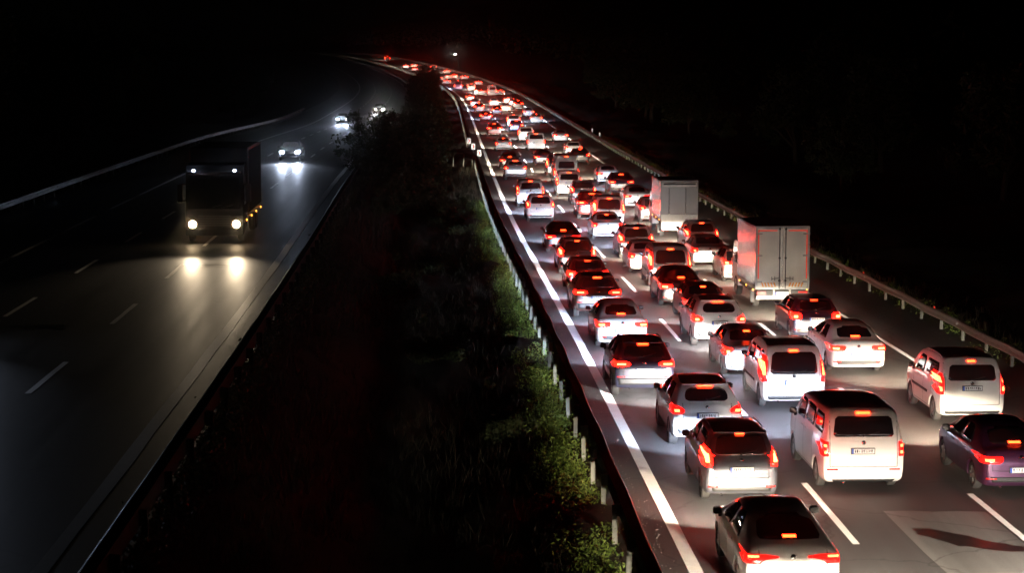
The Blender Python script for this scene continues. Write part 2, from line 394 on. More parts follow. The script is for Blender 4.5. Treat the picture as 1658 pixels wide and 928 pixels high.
bmk = MB(); bmk.box(0, .20, -.07, .07, .5, .74, bev=.01); SPACER = bmk.mesh('spacer', GALV)
rm = MB(); rm.box(-.02, .02, -.05, .05, 0, .07, bev=.008); REFLM = rm.mesh('reflector', REFL)
def guard_rail(label, s0, s1, off, left, side, indiv, refl=None, pmat=None, group='guard rails', flare=None, back=False):
    offf = (lambda s: off) if flare is None else flare
    root = empty('guard_rail', pos(max(s0, 0), off, 0, left), label=label, category='guard rail', group=group)
    root.location = (0, 0, 0)
    b0 = pos(max(s0, 0), off, 0, left); root.location = b0
    vs, fs = beam(s0, s1, offf, left, side)
    vs = [Vector(v) - b0 for v in vs]
    obj('beam', mesh('beam', vs, fs, GALV, True), root)
    if back:
        vs, fs = [], []; n = int((s1 - s0) / 2.0)
        for i in range(n + 1):
            s = s0 + (s1 - s0) * i / n
            for a_, z_ in ((-.05, .80), (-.24, .80), (-.24, .46), (-.05, .46)): vs.append(pos(s, offf(s) + side * a_, z_, left) - b0)
        for i in range(n):
            for k in range(4): fs.append([i * 4 + k, i * 4 + (k + 1) % 4, i * 4 + 4 + (k + 1) % 4, i * 4 + 4 + k])
        obj('back_shade_band', mesh('back_shade_band', vs, fs, SHADESTEEL), root)  # added dark strip, stands in for the unlit back of the rail
    rest = MB(); s = s0 + 1.0; k = 0
    while s < s1:
        p = pos(s, offf(s) - side * (.34 if back else .27), 0, left) - b0; h = head(s)
        if s < indiv:
            o = obj('post', POST, root, pmat); o.location = p; o.rotation_euler = (R(random.uniform(-4, 4)), R(random.uniform(-3, 3)), -h + (0 if side > 0 else math.pi))
            sp = obj('spacer', SPACER, o, pmat); sp.location = (.045, 0, 0)
        else:
            rest.box(p.x - .05, p.x + .05, p.y - .05, p.y + .05, p.z - .6, p.z + .74)
        if refl and k % refl == 0 and s < 420:
            o = obj('reflector', REFLM, root); o.location = pos(s, offf(s), .775, left) - b0; o.rotation_euler = (0, 0, -h)
        k += 1; s += 3.0
    if rest.v: obj('far_post', rest.mesh('far_posts', POSTM), root, kind='stuff')
    return root
guard_rail('long steel guard rail on white posts along the right shoulder', -20, 1000, 13.23, False, -1, 230, refl=4)
guard_rail('dark steel guard rail beside the solid line of the jammed carriageway, near part', -16, 176, -1.0, False, 1, 176, back=True,
           flare=lambda s: -1.0 - 2.6 * smooth(166, 178, s) )
guard_rail('continuing steel guard rail beyond the gap with the red arrow boards', 206, 900, -1.3, False, 1, 250, back=True)
guard_rail('thin shiny guard rail along the median edge of the empty carriageway', -16, 900, -9.95, True, -1, 120, back=True, pmat=SHADESTEEL)  # posts coloured dark to look unlit
guard_rail('pale guard rail on the far left verge of the empty carriageway', -10, 300, -26.1, True, 1, 200)

# arrow boards and white marker posts
def board(s, o_, label):
    r = empty('arrow_board', pos(s, o_), -head(s), label=label, category='traffic sign', group='red and white arrow boards in the median gap')
    m = MB(); m.tube((0, 0, -.1), (0, 0, .55), .03, 8); obj('pole', m.mesh('pole', GALV), r)
    m = MB(); m.box(-.19, .19, -.02, 0, .25, .85, bev=.006); obj('panel', m.mesh('panel', SIGNW), r)
    m = MB(); vs = [(-.11, -.024, .76), (.02, -.024, .76), (.14, -.024, .55), (.02, -.024, .34), (-.11, -.024, .34), (.0, -.024, .55)]
    vs += [(x, -.021, z) for x, _, z in vs]
    m.add(vs, [[0, 5, 2, 1], [5, 4, 3, 2], [0, 1, 7, 6], [1, 2, 8, 7], [2, 3, 9, 8], [3, 4, 10, 9], [4, 5, 11, 10], [5, 0, 6, 11]]); obj('arrow', m.mesh('arrow', SIGNR), r)
SIGNW = emit('sign_white_glow', (1, .96, .9), .55, (.85, .85, .85)); SIGNR = emit('sign_red_glow', (1, .03, .02), .4, (.6, .02, .02))  # sheeting glows by itself to imitate returned headlight
board(177, -.75, 'nearest red and white arrow board at the guard rail gap')
board(191, -1.15, 'middle red and white arrow board at the guard rail gap')
board(204, -1.45, 'farthest red and white arrow board at the guard rail gap')
for s, lab in ((226, 'white reflective marker post behind the right guard rail, farther one'), (214, 'white reflective marker post behind the right guard rail, nearer one')):
    r = empty('marker_post', pos(s, 13.75, -.1), label=lab, category='marker post', group='white marker posts')
    m = MB(); m.box(-.07, .07, -.04, .04, 0, 1.15, bev=.015); obj('post', m.mesh('mp', PLATE), r)
    m = MB(); m.box(-.06, .06, -.06, -.041, .75, 1.1); obj('reflector', m.mesh('rp', SIGNW), r)
r = empty('street_lamp', pos(628, 17.5, ground_z(628, 17.5)), label='distant single white lamp beyond the right guard rail', category='street lamp')
m = MB(); m.tube((0, 0, -.5), (0, 0, 5.2), .09, 8, r2=.06); m.tube((0, 0, 5.2), (-.9, 0, 5.45), .05, 6); obj('pole', m.mesh('pole', SHADESTEEL), r)
m = MB(); m.box(-1.35, -.75, -.18, .18, 5.35, 5.5, bev=.03); obj('lamp_head', m.mesh('lh', GALV), r)
m = MB(); m.box(-1.3, -.8, -.2, -.182, 5.2, 5.5); m.box(-1.28, -.82, -.14, .14, 5.28, 5.348); obj('lamp_glass', m.mesh('lg', emit('street_lamp_lit', (1, .95, .8), 40)), r)

LIGHT_GAIN = 7.4
# ------------------------------------------------------------------ vehicles: shells
def lerp(a, b, t): return a + (b - a) * t
class Shell:
    """car body: cross sections lofted along the length, arches cut out, then patches are laid on it by projection.
    x = right, y = forward (0 = rear bumper), z = up"""
    def __init__(s, name, L, W, zb, belt, roof, rw, top, wheel_r=.33, ax=(.85, .95), tail=.8, arch=1):
        s.name, s.L, s.W, s.zb, s.belt, s.roof, s.rw, s.top, s.wr = name, L, W, zb, belt, roof, rw, top, wheel_r
        s.ya, s.yb = ax[0], L - ax[1]
        ys = sorted(set([t[0] for t in top] + [0, .05, .15, .4, L - .4, L - .15, L - .05, L, s.ya - .45, s.ya + .45, s.yb - .45, s.yb + .45, L / 2]))
        out = []
        for y in ys:
            if not out or y - out[-1] > .035: out.append(y)
        ys = out
        rings = []
        for y in ys:
            zt = interp(y, [t[0] for t in top], [t[1] for t in top])
            wf = interp(y, [0, .04, .12, .35, .9, L - 1.1, L - .5, L - .2, L - .06, L], [tail, tail + .08, .955, .985, 1, 1, .97, .90, .80, .66])
            w = W * wf
            zb_ = interp(y, [0, .10, .3, L - .3, L - .08, L], [zb + .13, zb + .02, zb, zb, zb + .04, zb + .12])
            bl = min(s.belt, zt - .045)
            t = min(max((zt - s.belt) / (roof - s.belt), 0), 1)
            wr = lerp(w * .90, rw * (wf * .3 + .7), t)
            zm = lerp(zb_, bl, .55)
            P = [(0, zb_), (w * .78, zb_), (w * .93, zb_ + .02), (w * .985, zb_ + .10), (w, zm), (w * .992, lerp(zm, bl, .6)), (w * .965, bl - .01),
                 (lerp(w * .95, wr, .12), lerp(bl, zt, .1) + .004), (lerp(w * .95, wr, .62), lerp(bl, zt, .62)), (wr, zt - .055 * (t * .8 + .2) * 1.0 - .01), (wr * .86, zt - .012), (wr * .45, zt + .008), (0, zt + .012)]
            rings.append([(x, y, z) for x, z in P] + [(-x, y, z) for x, z in P[-2:0:-1]])
        n = len(rings[0]); vs = [v for r in rings for v in r]; fs = []
        for i in range(len(rings) - 1):
            for k in range(n):
                a = i * n + k; b = i * n + (k + 1) % n; fs.append([a, b, b + n, a + n])
        # caps as strips between mirrored points
        m = (n + 2) // 2
        for base, flip in ((0, False), ((len(rings) - 1) * n, True)):
            for k in range(m - 1):
                a, b = k, k + 1; c, d = (n - b) % n, (n - a) % n
                f = [base + a, base + b, base + c, base + d] if 0 < k < m - 2 else ([base + a, base + b, base + c] if k == 0 else [base + a, base + b, base + d])
                fs.append(f if flip else f[::-1])
        me = mesh('shell', vs, fs, [TRIM, TRIM], True)
        bm = bmesh.new(); bm.from_mesh(me); bmesh.ops.recalc_face_normals(bm, faces=bm.faces); bm.to_mesh(me); bm.free()
        o = bpy.data.objects.new('tmp', me); col.objects.link(o)
        md = o.modifiers.new('s', 'SUBSURF'); md.levels = 2
        if arch:
            c = MB()
            for y in (s.ya, s.yb):
                for sg in (-1, 1):
                    a = W - .30; b = W + .2
                    c.tube((sg * a, y, wheel_r - .01), (sg * b, y, wheel_r - .01), wheel_r + .055, 28)
            cm = c.mesh('cut', [TRIM, TRIM]); bm = bmesh.new(); bm.from_mesh(cm); bmesh.ops.recalc_face_normals(bm, faces=bm.faces); bm.to_mesh(cm); bm.free()
            co = bpy.data.objects.new('cut', cm); col.objects.link(co)
            mb_ = o.modifiers.new('b', 'BOOLEAN'); mb_.object = co; mb_.operation = 'DIFFERENCE'; mb_.solver = 'EXACT'
        dg = bpy.context.evaluated_depsgraph_get(); dg.update()
        s.mesh = bpy.data.meshes.new_from_object(o.evaluated_get(dg)); s.mesh.name = name + '_body'
        bpy.data.objects.remove(o)
        if arch: bpy.data.objects.remove(co)
        for p in s.mesh.polygons:
            c_ = p.center; p.material_index = 0; p.use_smooth = True
            for y in (s.ya, s.yb):
                if arch and math.hypot(c_.y - y, c_.z - wheel_r + .01) < wheel_r + .052 and abs(c_.x) < W + .01: p.material_index = 1; p.use_smooth = False
            if c_.z < s.zb + .035: p.material_index = 1
        try: s.mesh.set_sharp_from_angle(angle=R(40))
        except Exception: pass
        bm = bmesh.new(); bm.from_mesh(s.mesh); s.bvh = BVHTree.FromBMesh(bm); s.bm = bm
    def hit(s, axis, u, v):
        if axis == 'rear': r = s.bvh.ray_cast(Vector((u, -3, v)), Vector((0, 1, 0)))
        elif axis == 'front': r = s.bvh.ray_cast(Vector((u, s.L + 3, v)), Vector((0, -1, 0)))
        elif axis == 'left': r = s.bvh.ray_cast(Vector((-3, u, v)), Vector((1, 0, 0)))
        elif axis == 'right': r = s.bvh.ray_cast(Vector((3, u, v)), Vector((-1, 0, 0)))
        else: r = s.bvh.ray_cast(Vector((u, v, 4)), Vector((0, 0, -1)))
        return r[0], r[1]
    def patch(s, mb, axis, rows, nu=8, nv=6, off=.006, mi=0, curve=True):
        """rows = [(v, u0, u1), ...]; laid onto the shell, slightly proud, with a rim"""
        vv = [r[0] for r in rows]; G = []
        last = None
        for j in range(nv + 1):
            v = lerp(vv[0], vv[-1], j / nv)
            u0 = interp(v, vv, [r[1] for r in rows]) if vv[0] < vv[-1] else 0; u1 = interp(v, vv, [r[2] for r in rows])
            row = []
            for i in range(nu + 1):
                u = lerp(u0, u1, i / nu); p, nrm = s.hit(axis, u, v); q = u
                for _ in range(25):          # past the outline: slide back onto the shell
                    if p is not None and not (axis in ('rear', 'front') and abs((p.y if axis == 'rear' else s.L - p.y)) > 1.2 and axis != 'front'): break
                    q = q * .985; p, nrm = s.hit(axis, q, v)
                if p is None:
                    p, nrm = last if last else (Vector((0, 0, -5)), Vector((0, 0, 1)))
                last = (p, nrm); row.append((p + nrm * off, p - nrm * .012))
            G.append(row)
        vs = [c[0] for r in G for c in r]; n1 = nu + 1
        fs = [[j * n1 + i, j * n1 + i + 1, (j + 1) * n1 + i + 1, (j + 1) * n1 + i] for j in range(nv) for i in range(nu)]
        ring = [(0, i) for i in range(nu + 1)] + [(j, nu) for j in range(1, nv + 1)] + [(nv, i) for i in range(nu - 1, -1, -1)] + [(j, 0) for j in range(nv - 1, 0, -1)]
        base = len(vs); vs += [G[j][i][1] for j, i in ring]
        for k in range(len(ring)):
            a = ring[k]; b = ring[(k + 1) % len(ring)]; fs.append([a[0] * n1 + a[1], base + k, base + (k + 1) % len(ring), b[0] * n1 + b[1]])
        flip = axis in ('front', 'left')
        mb.add(vs, [f[::-1] for f in fs] if flip else fs, mi)

def rounded(z0, z1, x0a, x1a, x0b, x1b, r=.05, asym=False):
    """rows for a quad from (z0: x0a..x1a) to (z1: x0b..x1b) with rounded corners"""
    H = z1 - z0; rows = []
    for t in (0, .25, .5, .75, 1.0):
        d = r * (1 - math.sqrt(max(0, 1 - (1 - t) ** 2))); z = z0 + r * t; k = (z - z0) / H; rows.append((z, lerp(x0a, x0b, k) + d, lerp(x1a, x1b, k) - d))
    for t in (1.0, .75, .5, .25, 0):
        d = r * (1 - math.sqrt(max(0, 1 - (1 - t) ** 2))); z = z1 - r * t; k = (z - z0) / H; rows.append((z, lerp(x0a, x0b, k) + d, lerp(x1a, x1b, k) - d))
    out = []
    for q in rows:
        if not out or q[0] > out[-1][0] + 1e-4: out.append(q)
    return out
def mir(rows): return [(v, -b, -a) for v, a, b in rows]

def wheel_meshes(r, w=.2, spokes=5, steel=False):
    t = MB(); t.lathe_x([(-w / 2 + .01, r * .66), (-w / 2, r * .8), (-w / 2 + .01, r * .93), (-w / 2 + .04, r), (w / 2 - .04, r), (w / 2 - .01, r * .93), (w / 2, r * .8), (w / 2 - .01, r * .66)], 24)
    tm = t.mesh('tyre', RUBBER, True)
    m = MB(); R0 = r * .67
    m.lathe_x([(w / 2 - .012, R0), (w / 2 - .03, R0 * .93), (w / 2 - .10, R0 * .90), (w / 2 - .11, .001)], 24, 1)
    if steel: m.lathe_x([(w / 2 - .03, R0 * .93), (w / 2 - .015, R0 * .6), (w / 2 - .05, R0 * .4), (w / 2 - .02, .03), (w / 2 - .02, .001)], 20, 0)
    else:
        for k in range(spokes):
            a = 2 * math.pi * k / spokes
            pts = []
            for rr, hw in ((R0 * .12, .05), (R0 * .94, .032)):
                for sg in (-1, 1):
                    pts.append((rr * math.cos(a) - sg * hw * math.sin(a), rr * math.sin(a) + sg * hw * math.cos(a)))
            x = w / 2 - .018
            vs = [(x, p[0], p[1]) for p in pts] + [(x - .04, p[0], p[1]) for p in pts]
            m.add(vs, [[0, 1, 3, 2], [0, 2, 6, 4], [1, 5, 7, 3], [2, 3, 7, 6]], 0)
        m.lathe_x([(w / 2 - .012, .05), (w / 2 - .008, .001)], 10, 0)
    rm_ = m.mesh('rim', [ALLOY, TRIM] if not steel else [STEELRIM, TRIM], False)
    return tm, rm_
WH = {'alloy': wheel_meshes(.33), 'small': wheel_meshes(.31, steel=True), 'suv': wheel_meshes(.37, .23, 5), 'van': wheel_meshes(.35, .21, steel=True), 'many': wheel_meshes(.33, .2, 9), 'truck': wheel_meshes(.42, .26, steel=True)}

def glyphs(mb, x0, x1, y, z, h, mi, seed):
    """illegible characters: the plates in the photograph cannot be read"""
    rg = random.Random(seed); x = x0
    while x < x1 - .03:
        wd = .032
        for k in range(3):
            if rg.random() < .75: mb.box(x + k * wd / 3, x + k * wd / 3 + wd / 4.5, y - .001, y, z + h * rg.choice((0, .0, .4)), z + h * rg.choice((.6, 1, 1)), mi)
        mb.box(x, x + wd * .8, y - .001, y, z + h * rg.choice((0, .42, .8)), z + h * rg.choice((.42, .8, .8)) + h * .18, mi)
        x += wd + (.03 if rg.random() < .25 else .013)

HEAD_LIGHTS = {}
def spot_data(kind, power, one=False, size=64):
    k = (kind, power, size)
    if k not in HEAD_LIGHTS:
        l = bpy.data.lights.new('headlight_beam', 'SPOT'); l.energy = power; l.color = HL[kind]; l.spot_size = R(size); l.spot_blend = 1.0; l.shadow_soft_size = .07
        HEAD_LIGHTS[k] = l
    return HEAD_LIGHTS[k]

TYPES = {}
def define(name, shell, lamps, bulbs, rwin, sides, **k):
    """builds the meshes shared by all vehicles of a type"""
    S = shell; P = []      # (part name, mesh, parent part index or None, role, lod)
    L, W = S.L, S.W
    far = S.mesh
    P.append(('body', S.mesh, None, 'paint', 3))
    def pm_(nm, mb, mat, role=None, parent=0, lod=3, sm=True):
        P.append((nm, mb.mesh(name + '_' + nm, mat, sm), parent, role, lod)); return len(P) - 1
    # windows
    m = MB(); S.patch(m, 'rear', rwin, 12, 8, .007)
    iw = pm_('rear_window', m, GLASS)
    m = MB(); z0, z1, a0, a1 = k['wscreen']; S.patch(m, 'front', rounded(z0, z1, -a0, a0, -a1, a1, .05), 10, 6, .006); pm_('windscreen', m, GLASS, lod=2)
    for sd in ('left', 'right'):
        for rows in sides:
            m = MB(); S.patch(m, sd, rows, 7, 5, .006); pm_('side_window', m, GLASS, lod=3)
    # tail lamps: lens wraps the corner, bulb area glows stronger
    for sg in (-1, 1):
        m = MB()
        for ln in lamps:
            ax, rows, *rest = ln
            if ax == 'rear': S.patch(m, 'rear', rows if sg > 0 else mir(rows), 7, 5, .014)
            else: S.patch(m, 'right' if sg > 0 else 'left', rows, 4, 5, .012)
        il = pm_('tail_light', m, LENS, 'lens')
        m = MB()
        for rows in bulbs:
            zc = (rows[0][0] + rows[-1][0]) / 2; uc = sum(q[1] + q[2] for q in rows) / 2 / len(rows)
            rows = [(zc + (z - zc) * .72, uc + (u0 - uc) * .60, uc + (u1 - uc) * .60) for z, u0, u1 in rows]
            S.patch(m, 'rear', rows if sg > 0 else mir(rows), 5, 4, .024)
        pm_('bulb', m, BULB, 'bulb', parent=il)
    # third brake light
    if k.get('brake'):
        z, hw, hh = k['brake']; m = MB(); S.patch(m, 'rear', [(z - hh, -hw, hw), (z + hh, -hw, hw)], 6, 2, .018); pm_('brake_light', m, BRK, 'brk')
    # plate with recess frame
    pz, px = k['plate'], k.get('platex', 0)
    hp, _ = S.hit('rear', px, pz)
    y0 = min(S.hit('rear', px, pz - .06)[0].y, S.hit('rear', px, pz + .06)[0].y) - .02
    m = MB(); m.box(px - .275, px + .275, y0, y0 + .05, pz - .072, pz + .072); pi = pm_('plate_frame', m, TRIM, lod=1, sm=False)
    m = MB(); m.box(px - .26, px + .26, y0 - .006, y0 + .04, pz - .056, pz + .056, 0); m.box(px - .26, px - .215, y0 - .008, y0 - .0061, pz - .056, pz + .056, 1)
    glyphs(m, px - .19, px + .24, y0 - .0065, pz - .035, .07, 2, name); pm_('number_plate', m, [PLATE, PBLUE, PINK], lod=3, sm=False)
    # bumper parts
    if k.get('valance'):
        z0, z1, hw = k['valance']; m = MB(); S.patch(m, 'rear', [(z0, -hw * .94, hw * .94), (z1, -hw, hw)], 14, 3, .010); pm_('bumper_trim', m, TRIM, lod=2)
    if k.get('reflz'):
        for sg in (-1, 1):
            a = W * .62; b = W * .88; rows = [(k['reflz'] - .018, a, b), (k['reflz'] + .018, a, b)]; m = MB(); S.patch(m, 'rear', rows if sg > 0 else mir(rows), 4, 2, .016); pm_('reflector', m, LENSDIM, lod=1)  # bumper reflectors are no lamps; their dim glow imitates returned light
    m = MB(); m.tube((-.45, -.02, S.zb + .03), (-.45, .25, S.zb + .03), .03, 8); pm_('exhaust_pipe', m, CHROME, lod=1)
    # seams of the tailgate and doors, thin raised shadow gaps
    m = MB(); hw = k.get('gatew', W * .80); gz = k.get('gatez', S.belt - .3)
    for a, b in (((gz, -hw), (gz, hw)),):
        S.patch(m, 'rear', [(gz - .007, -hw, hw), (gz + .007, -hw, hw)], 16, 1, .002)
    for sg in (-1, 1):
        zt = k.get('gatet', S.belt); r_ = [(gz, hw - .007, hw + .007), (zt, hw - .007, hw + .007)]; S.patch(m, 'rear', r_ if sg > 0 else mir(r_), 1, 8, .002)
    pm_('tailgate_gap', m, TRIM, lod=1)
    for sd, sx in (('left', -1), ('right', 1)):
        m = MB()
        for yy in k.get('doors', (1.45, 2.45, 3.4)):
            S.patch(m, sd, [(S.zb + .12, yy - .006, yy + .006), (S.belt - .02, yy - .006, yy + .006)], 1, 8, .002)
        S.patch(m, sd, [(S.zb + .115, k.get('doors', (1.45, 2.45, 3.4))[0], k.get('doors', (1.45, 2.45, 3.4))[-1]), (S.zb + .13, k.get('doors', (1.45, 2.45, 3.4))[0], k.get('doors', (1.45, 2.45, 3.4))[-1])], 10, 1, .002)
        pm_('door_gap', m, TRIM, lod=1)
        if k.get('mould'):
            m = MB(); S.patch(m, sd, [(k['mould'] - .035, 1.35, 3.3), (k['mould'] + .035, 1.35, 3.3)], 10, 1, .014); pm_('side_moulding', m, TRIM, lod=2)
        for yy in k.get('handles', (1.7, 2.7)):
            p, n_ = S.hit(sd, yy, S.belt - .10)
            m = MB(); m.box(p.x - .02, p.x + .02, yy - .09, yy + .09, S.belt - .115, S.belt - .085, bev=.008); pm_('door_handle', m, TRIM, 'paint', lod=1)
        my = k['mirror']; p, n_ = S.hit(sd, my, S.belt + .0)
        m = MB(); m.box(p.x + .01 if sx > 0 else p.x - .18, p.x + .18 if sx > 0 else p.x - .01, my - .05, my + .09, S.belt + .02, S.belt + .17, bev=.045)
        m.box(min(p.x, p.x + sx * .06) - .01, max(p.x, p.x + sx * .06), my, my + .05, S.belt - .03, S.belt + .06)
        mi_ = pm_('wing_mirror', m, TRIM, 'mirror', lod=2)
        m = MB(); m.box(p.x + sx * .10 - .085, p.x + sx * .10 + .085, my - .055, my - .0505, S.belt + .04, S.belt + .15); pm_('mirror_glass', m, GLASS, parent=mi_, lod=1, sm=False)
    if k.get('rails'):
        for sg in (-1, 1):
            m = MB(); ya, yb_ = k['rails']; N_ = 10; prev = None
            for i in range(N_ + 1):
                yy = lerp(ya, yb_, i / N_); p, _n = S.hit('top', sg * S.rw * .93, yy); q = Vector((sg * S.rw * .93, yy, p.z + (.05 if 0 < i < N_ else 0)))
                if prev: m.tube(prev, q, .018, 6)
                prev = q
            pm_('roof_rail', m, ALLOY if k.get('railc') else TRIM, lod=2)
    if k.get('spoiler'):
        y_, z_ = k['spoiler']; m = MB(); w_ = S.rw * .95; bm_ = MB(); m.box(-w_, w_, y_, y_ + .28, z_ - .02, z_ + .022, bev=.018); pm_('spoiler', m, TRIM, 'paint', lod=2)
    # badge and wiper
    bz = k.get('badge', pz + .18); p, _n = S.hit('rear', 0, bz); m = MB(); m.tube((0, p.y - .012, bz), (0, p.y + .03, bz), .05, 14); m.tube((0, p.y - .02, bz), (0, p.y, bz), .026, 10); pm_('badge', m, CHROME, lod=1)
    if k.get('wiper', 1):
        z_ = rwin[0][0] + .03; p, _n = S.hit('rear', 0, z_); q, _n = S.hit('rear', .33, z_ + .09); m = MB(); m.tube((0, p.y - .03, z_), (.36, q.y - .022, z_ + .08), .009, 5); m.tube((0, p.y - .04, z_), (0, p.y + .02, z_), .025, 8); pm_('wiper', m, TRIM, lod=1)
    # headlights
    hz = k.get('hz', .68); hls = []
    for sg in (-1, 1):
        m = MB(); rows = [(hz - .08, W * .50, W * .80), (hz + .06, W * .52, W * .86)]; S.patch(m, 'front', rows if sg > 0 else mir(rows), 6, 3, .010)
        i = pm_('headlight', m, HEADC, 'headlight', lod=3 if k.get('oncoming') else 2); q, _n = S.hit('front', sg * W * .62, hz); hls.append((i, (sg * W * .62, q.y + .05, hz)))
    TYPES[name] = dict(parts=P, S=S, heads=hls, wheel=k.get('wheel', 'alloy'))

sedan_top = [(0, .76), (.04, .93), (.12, 1.03), (.3, 1.06), (.58, 1.09), (.95, 1.25), (1.3, 1.385), (1.75, 1.455), (2.35, 1.475), (2.9, 1.42), (3.55, 1.04), (4.0, .96), (4.4, .82), (4.56, .66), (4.6, .55)]
S_ = Shell('sedan', 4.6, .89, .20, .95, 1.47, .56, sedan_top, .33, (1.0, .90))
side_sedan = [rounded(1.0, 1.36, 1.25, 2.22, 1.62, 2.18, .04), rounded(1.0, 1.36, 2.30, 3.30, 2.27, 2.72, .04)]
lampw = [('rear', [(.76, .50, .86), (.80, .42, .87), (.88, .40, .88), (.92, .44, .88)]), ('side', [(.78, .07, .20), (.92, .10, .36)])]
define('sedan', S_, lampw, [[(.80, .56, .85), (.875, .54, .86)]], rounded(1.115, 1.385, -.56, .56, -.46, .46, .07), side_sedan,
       wscreen=(1.06, 1.38, .60, .50), brake=(1.135, .14, .014), plate=.62, valance=(.34, .46, .70), reflz=.42, gatez=.60, gatet=1.0, gatew=.66, mirror=3.15, badge=.90, wiper=0, doors=(1.35, 2.27, 3.3))
fast_top = [(0, .80), (.04, .95), (.12, 1.05), (.22, 1.09), (.42, 1.13), (.9, 1.27), (1.35, 1.39), (1.85, 1.46), (2.4, 1.475), (2.95, 1.42), (3.6, 1.04), (4.1, .96), (4.45, .82), (4.6, .66), (4.65, .55)]
S_ = Shell('fastback', 4.65, .90, .20, .96, 1.47, .57, fast_top, .33, (1.0, .92), tail=.86)
lampf = [('rear', [(.78, .60, .87), (.84, .55, .88), (.865, .28, .88), (.915, .26, .89), (.94, .50, .89)]), ('side', [(.80, .05, .24), (.94, .08, .38)])]
define('fastback', S_, lampf, [[(.885, .57, .87), (.93, .56, .87)]], rounded(1.135, 1.405, -.60, .60, -.48, .48, .06), [rounded(1.0, 1.36, 1.15, 2.22, 1.65, 2.18, .04), rounded(1.0, 1.36, 2.30, 3.34, 2.27, 2.76, .04)],
       wscreen=(1.06, 1.38, .60, .50), brake=(1.165, .12, .012), plate=.52, valance=(.32, .40, .70), reflz=.45, gatez=.68, gatet=1.05, gatew=.62, mirror=3.2, badge=.90, wiper=0, doors=(1.35, 2.27, 3.3))
hatch_top = [(0, .74), (.04, .90), (.10, 1.01), (.20, 1.08), (.42, 1.28), (.62, 1.40), (.85, 1.465), (1.6, 1.50), (2.5, 1.45), (3.2, 1.04), (3.75, .95), (4.05, .80), (4.17, .64), (4.2, .54)]
S_ = Shell('hatchback', 4.2, .88, .20, .96, 1.5, .60, hatch_top, .33, (.78, .86), tail=.84)
define('hatchback', S_, [('rear', [(.80, .56, .86), (.86, .52, .87), (.97, .54, .87), (1.01, .60, .86)]), ('side', [(.82, .08, .2), (1.0, .14, .34)])], [[(.84, .63, .83), (.94, .63, .83)]],
       rounded(1.09, 1.385, -.57, .57, -.50, .50, .07), [rounded(1.01, 1.39, .80, 1.86, .98, 1.82, .04), rounded(1.01, 1.39, 1.94, 2.98, 1.91, 2.42, .04)],
       wscreen=(1.07, 1.41, .62, .52), brake=(1.42, .13, .013), plate=.80, valance=(.33, .47, .72), reflz=.44, gatez=.58, gatet=1.05, gatew=.60, mirror=2.85, badge=1.0, doors=(1.0, 1.9, 2.95), handles=(1.25, 2.15), spoiler=(.56, 1.445))
suv_top = [(0, .84), (.04, 1.0), (.10, 1.11), (.18, 1.17), (.40, 1.39), (.60, 1.53), (.8, 1.585), (1.7, 1.63), (2.6, 1.56), (3.3, 1.15), (3.9, 1.06), (4.25, .92), (4.37, .74), (4.4, .62)]
S_ = Shell('suv', 4.4, .92, .27, 1.06, 1.63, .63, suv_top, .36, (.86, .92), tail=.86)
define('suv', S_, [('rear', [(.93, .56, .90), (.97, .40, .90), (1.04, .42, .91), (1.08, .56, .90)]), ('side', [(.95, .08, .26), (1.08, .12, .36)])], [[(.975, .47, .88), (1.025, .46, .88)]],
       rounded(1.19, 1.49, -.62, .62, -.52, .52, .08), [rounded(1.12, 1.50, .88, 1.92, 1.1, 1.88, .05), rounded(1.12, 1.50, 2.0, 3.04, 1.97, 2.46, .04)],
       wscreen=(1.18, 1.50, .66, .54), brake=(1.525, .16, .016), plate=.82, valance=(.40, .60, .80), reflz=.64, gatez=.68, gatet=1.15, gatew=.62, mirror=2.95, badge=1.03, rails=(.9, 2.4), doors=(1.05, 1.96, 3.0), handles=(1.3, 2.25), wheel='suv', hz=.82, spoiler=(.55, 1.565))
define('crossover', S_, [('rear', [(.90, .66, .90), (.96, .56, .90), (1.04, .62, .90), (1.10, .76, .89)]), ('side', [(.93, .08, .3), (1.08, .12, .42)])], [[(.94, .66, .86), (1.02, .68, .87)]],
       rounded(1.20, 1.49, -.58, .58, -.50, .50, .13), [rounded(1.12, 1.50, .88, 1.92, 1.1, 1.88, .05), rounded(1.12, 1.50, 2.0, 3.04, 1.97, 2.46, .04)],
       wscreen=(1.18, 1.50, .66, .54), brake=(1.535, .19, .014), plate=.86, valance=(.40, .52, .78), reflz=.56, gatez=.66, gatet=1.15, gatew=.62, mirror=2.95, badge=1.06, rails=(.9, 2.4), railc=1, doors=(1.05, 1.96, 3.0), handles=(1.3, 2.25), wheel='suv', hz=.82, spoiler=(.55, 1.57))
mpv_top = [(0, .74), (.04, .92), (.09, 1.04), (.15, 1.12), (.28, 1.35), (.42, 1.52), (.62, 1.59), (1.6, 1.62), (2.5, 1.55), (3.3, 1.09), (3.85, .97), (4.15, .82), (4.27, .64), (4.3, .55)]
S_ = Shell('mpv', 4.3, .85, .21, 1.0, 1.62, .62, mpv_top, .33, (.80, .90), tail=.86)
define('mpv', S_, [('rear', [(.86, .66, .84), (.92, .64, .84), (1.12, .66, .83), (1.22, .70, .81)]), ('side', [(.90, .08, .2), (1.14, .15, .28)])], [[(.92, .69, .80), (1.16, .70, .80)]],
       rounded(1.10, 1.50, -.60, .60, -.51, .51, .09), [rounded(1.07, 1.49, .62, 1.86, .80, 1.82, .05), rounded(1.07, 1.49, 1.94, 2.98, 1.91, 2.44, .04)],
       wscreen=(1.13, 1.48, .64, .52), brake=(1.535, .10, .017), plate=.80, valance=(.31, .40, .68), reflz=.42, gatez=.62, gatet=1.1, gatew=.60, mirror=2.9, badge=1.0, rails=(.9, 2.4), railc=1, doors=(1.0, 1.9, 2.95), handles=(1.25, 2.15), spoiler=(.40, 1.565))
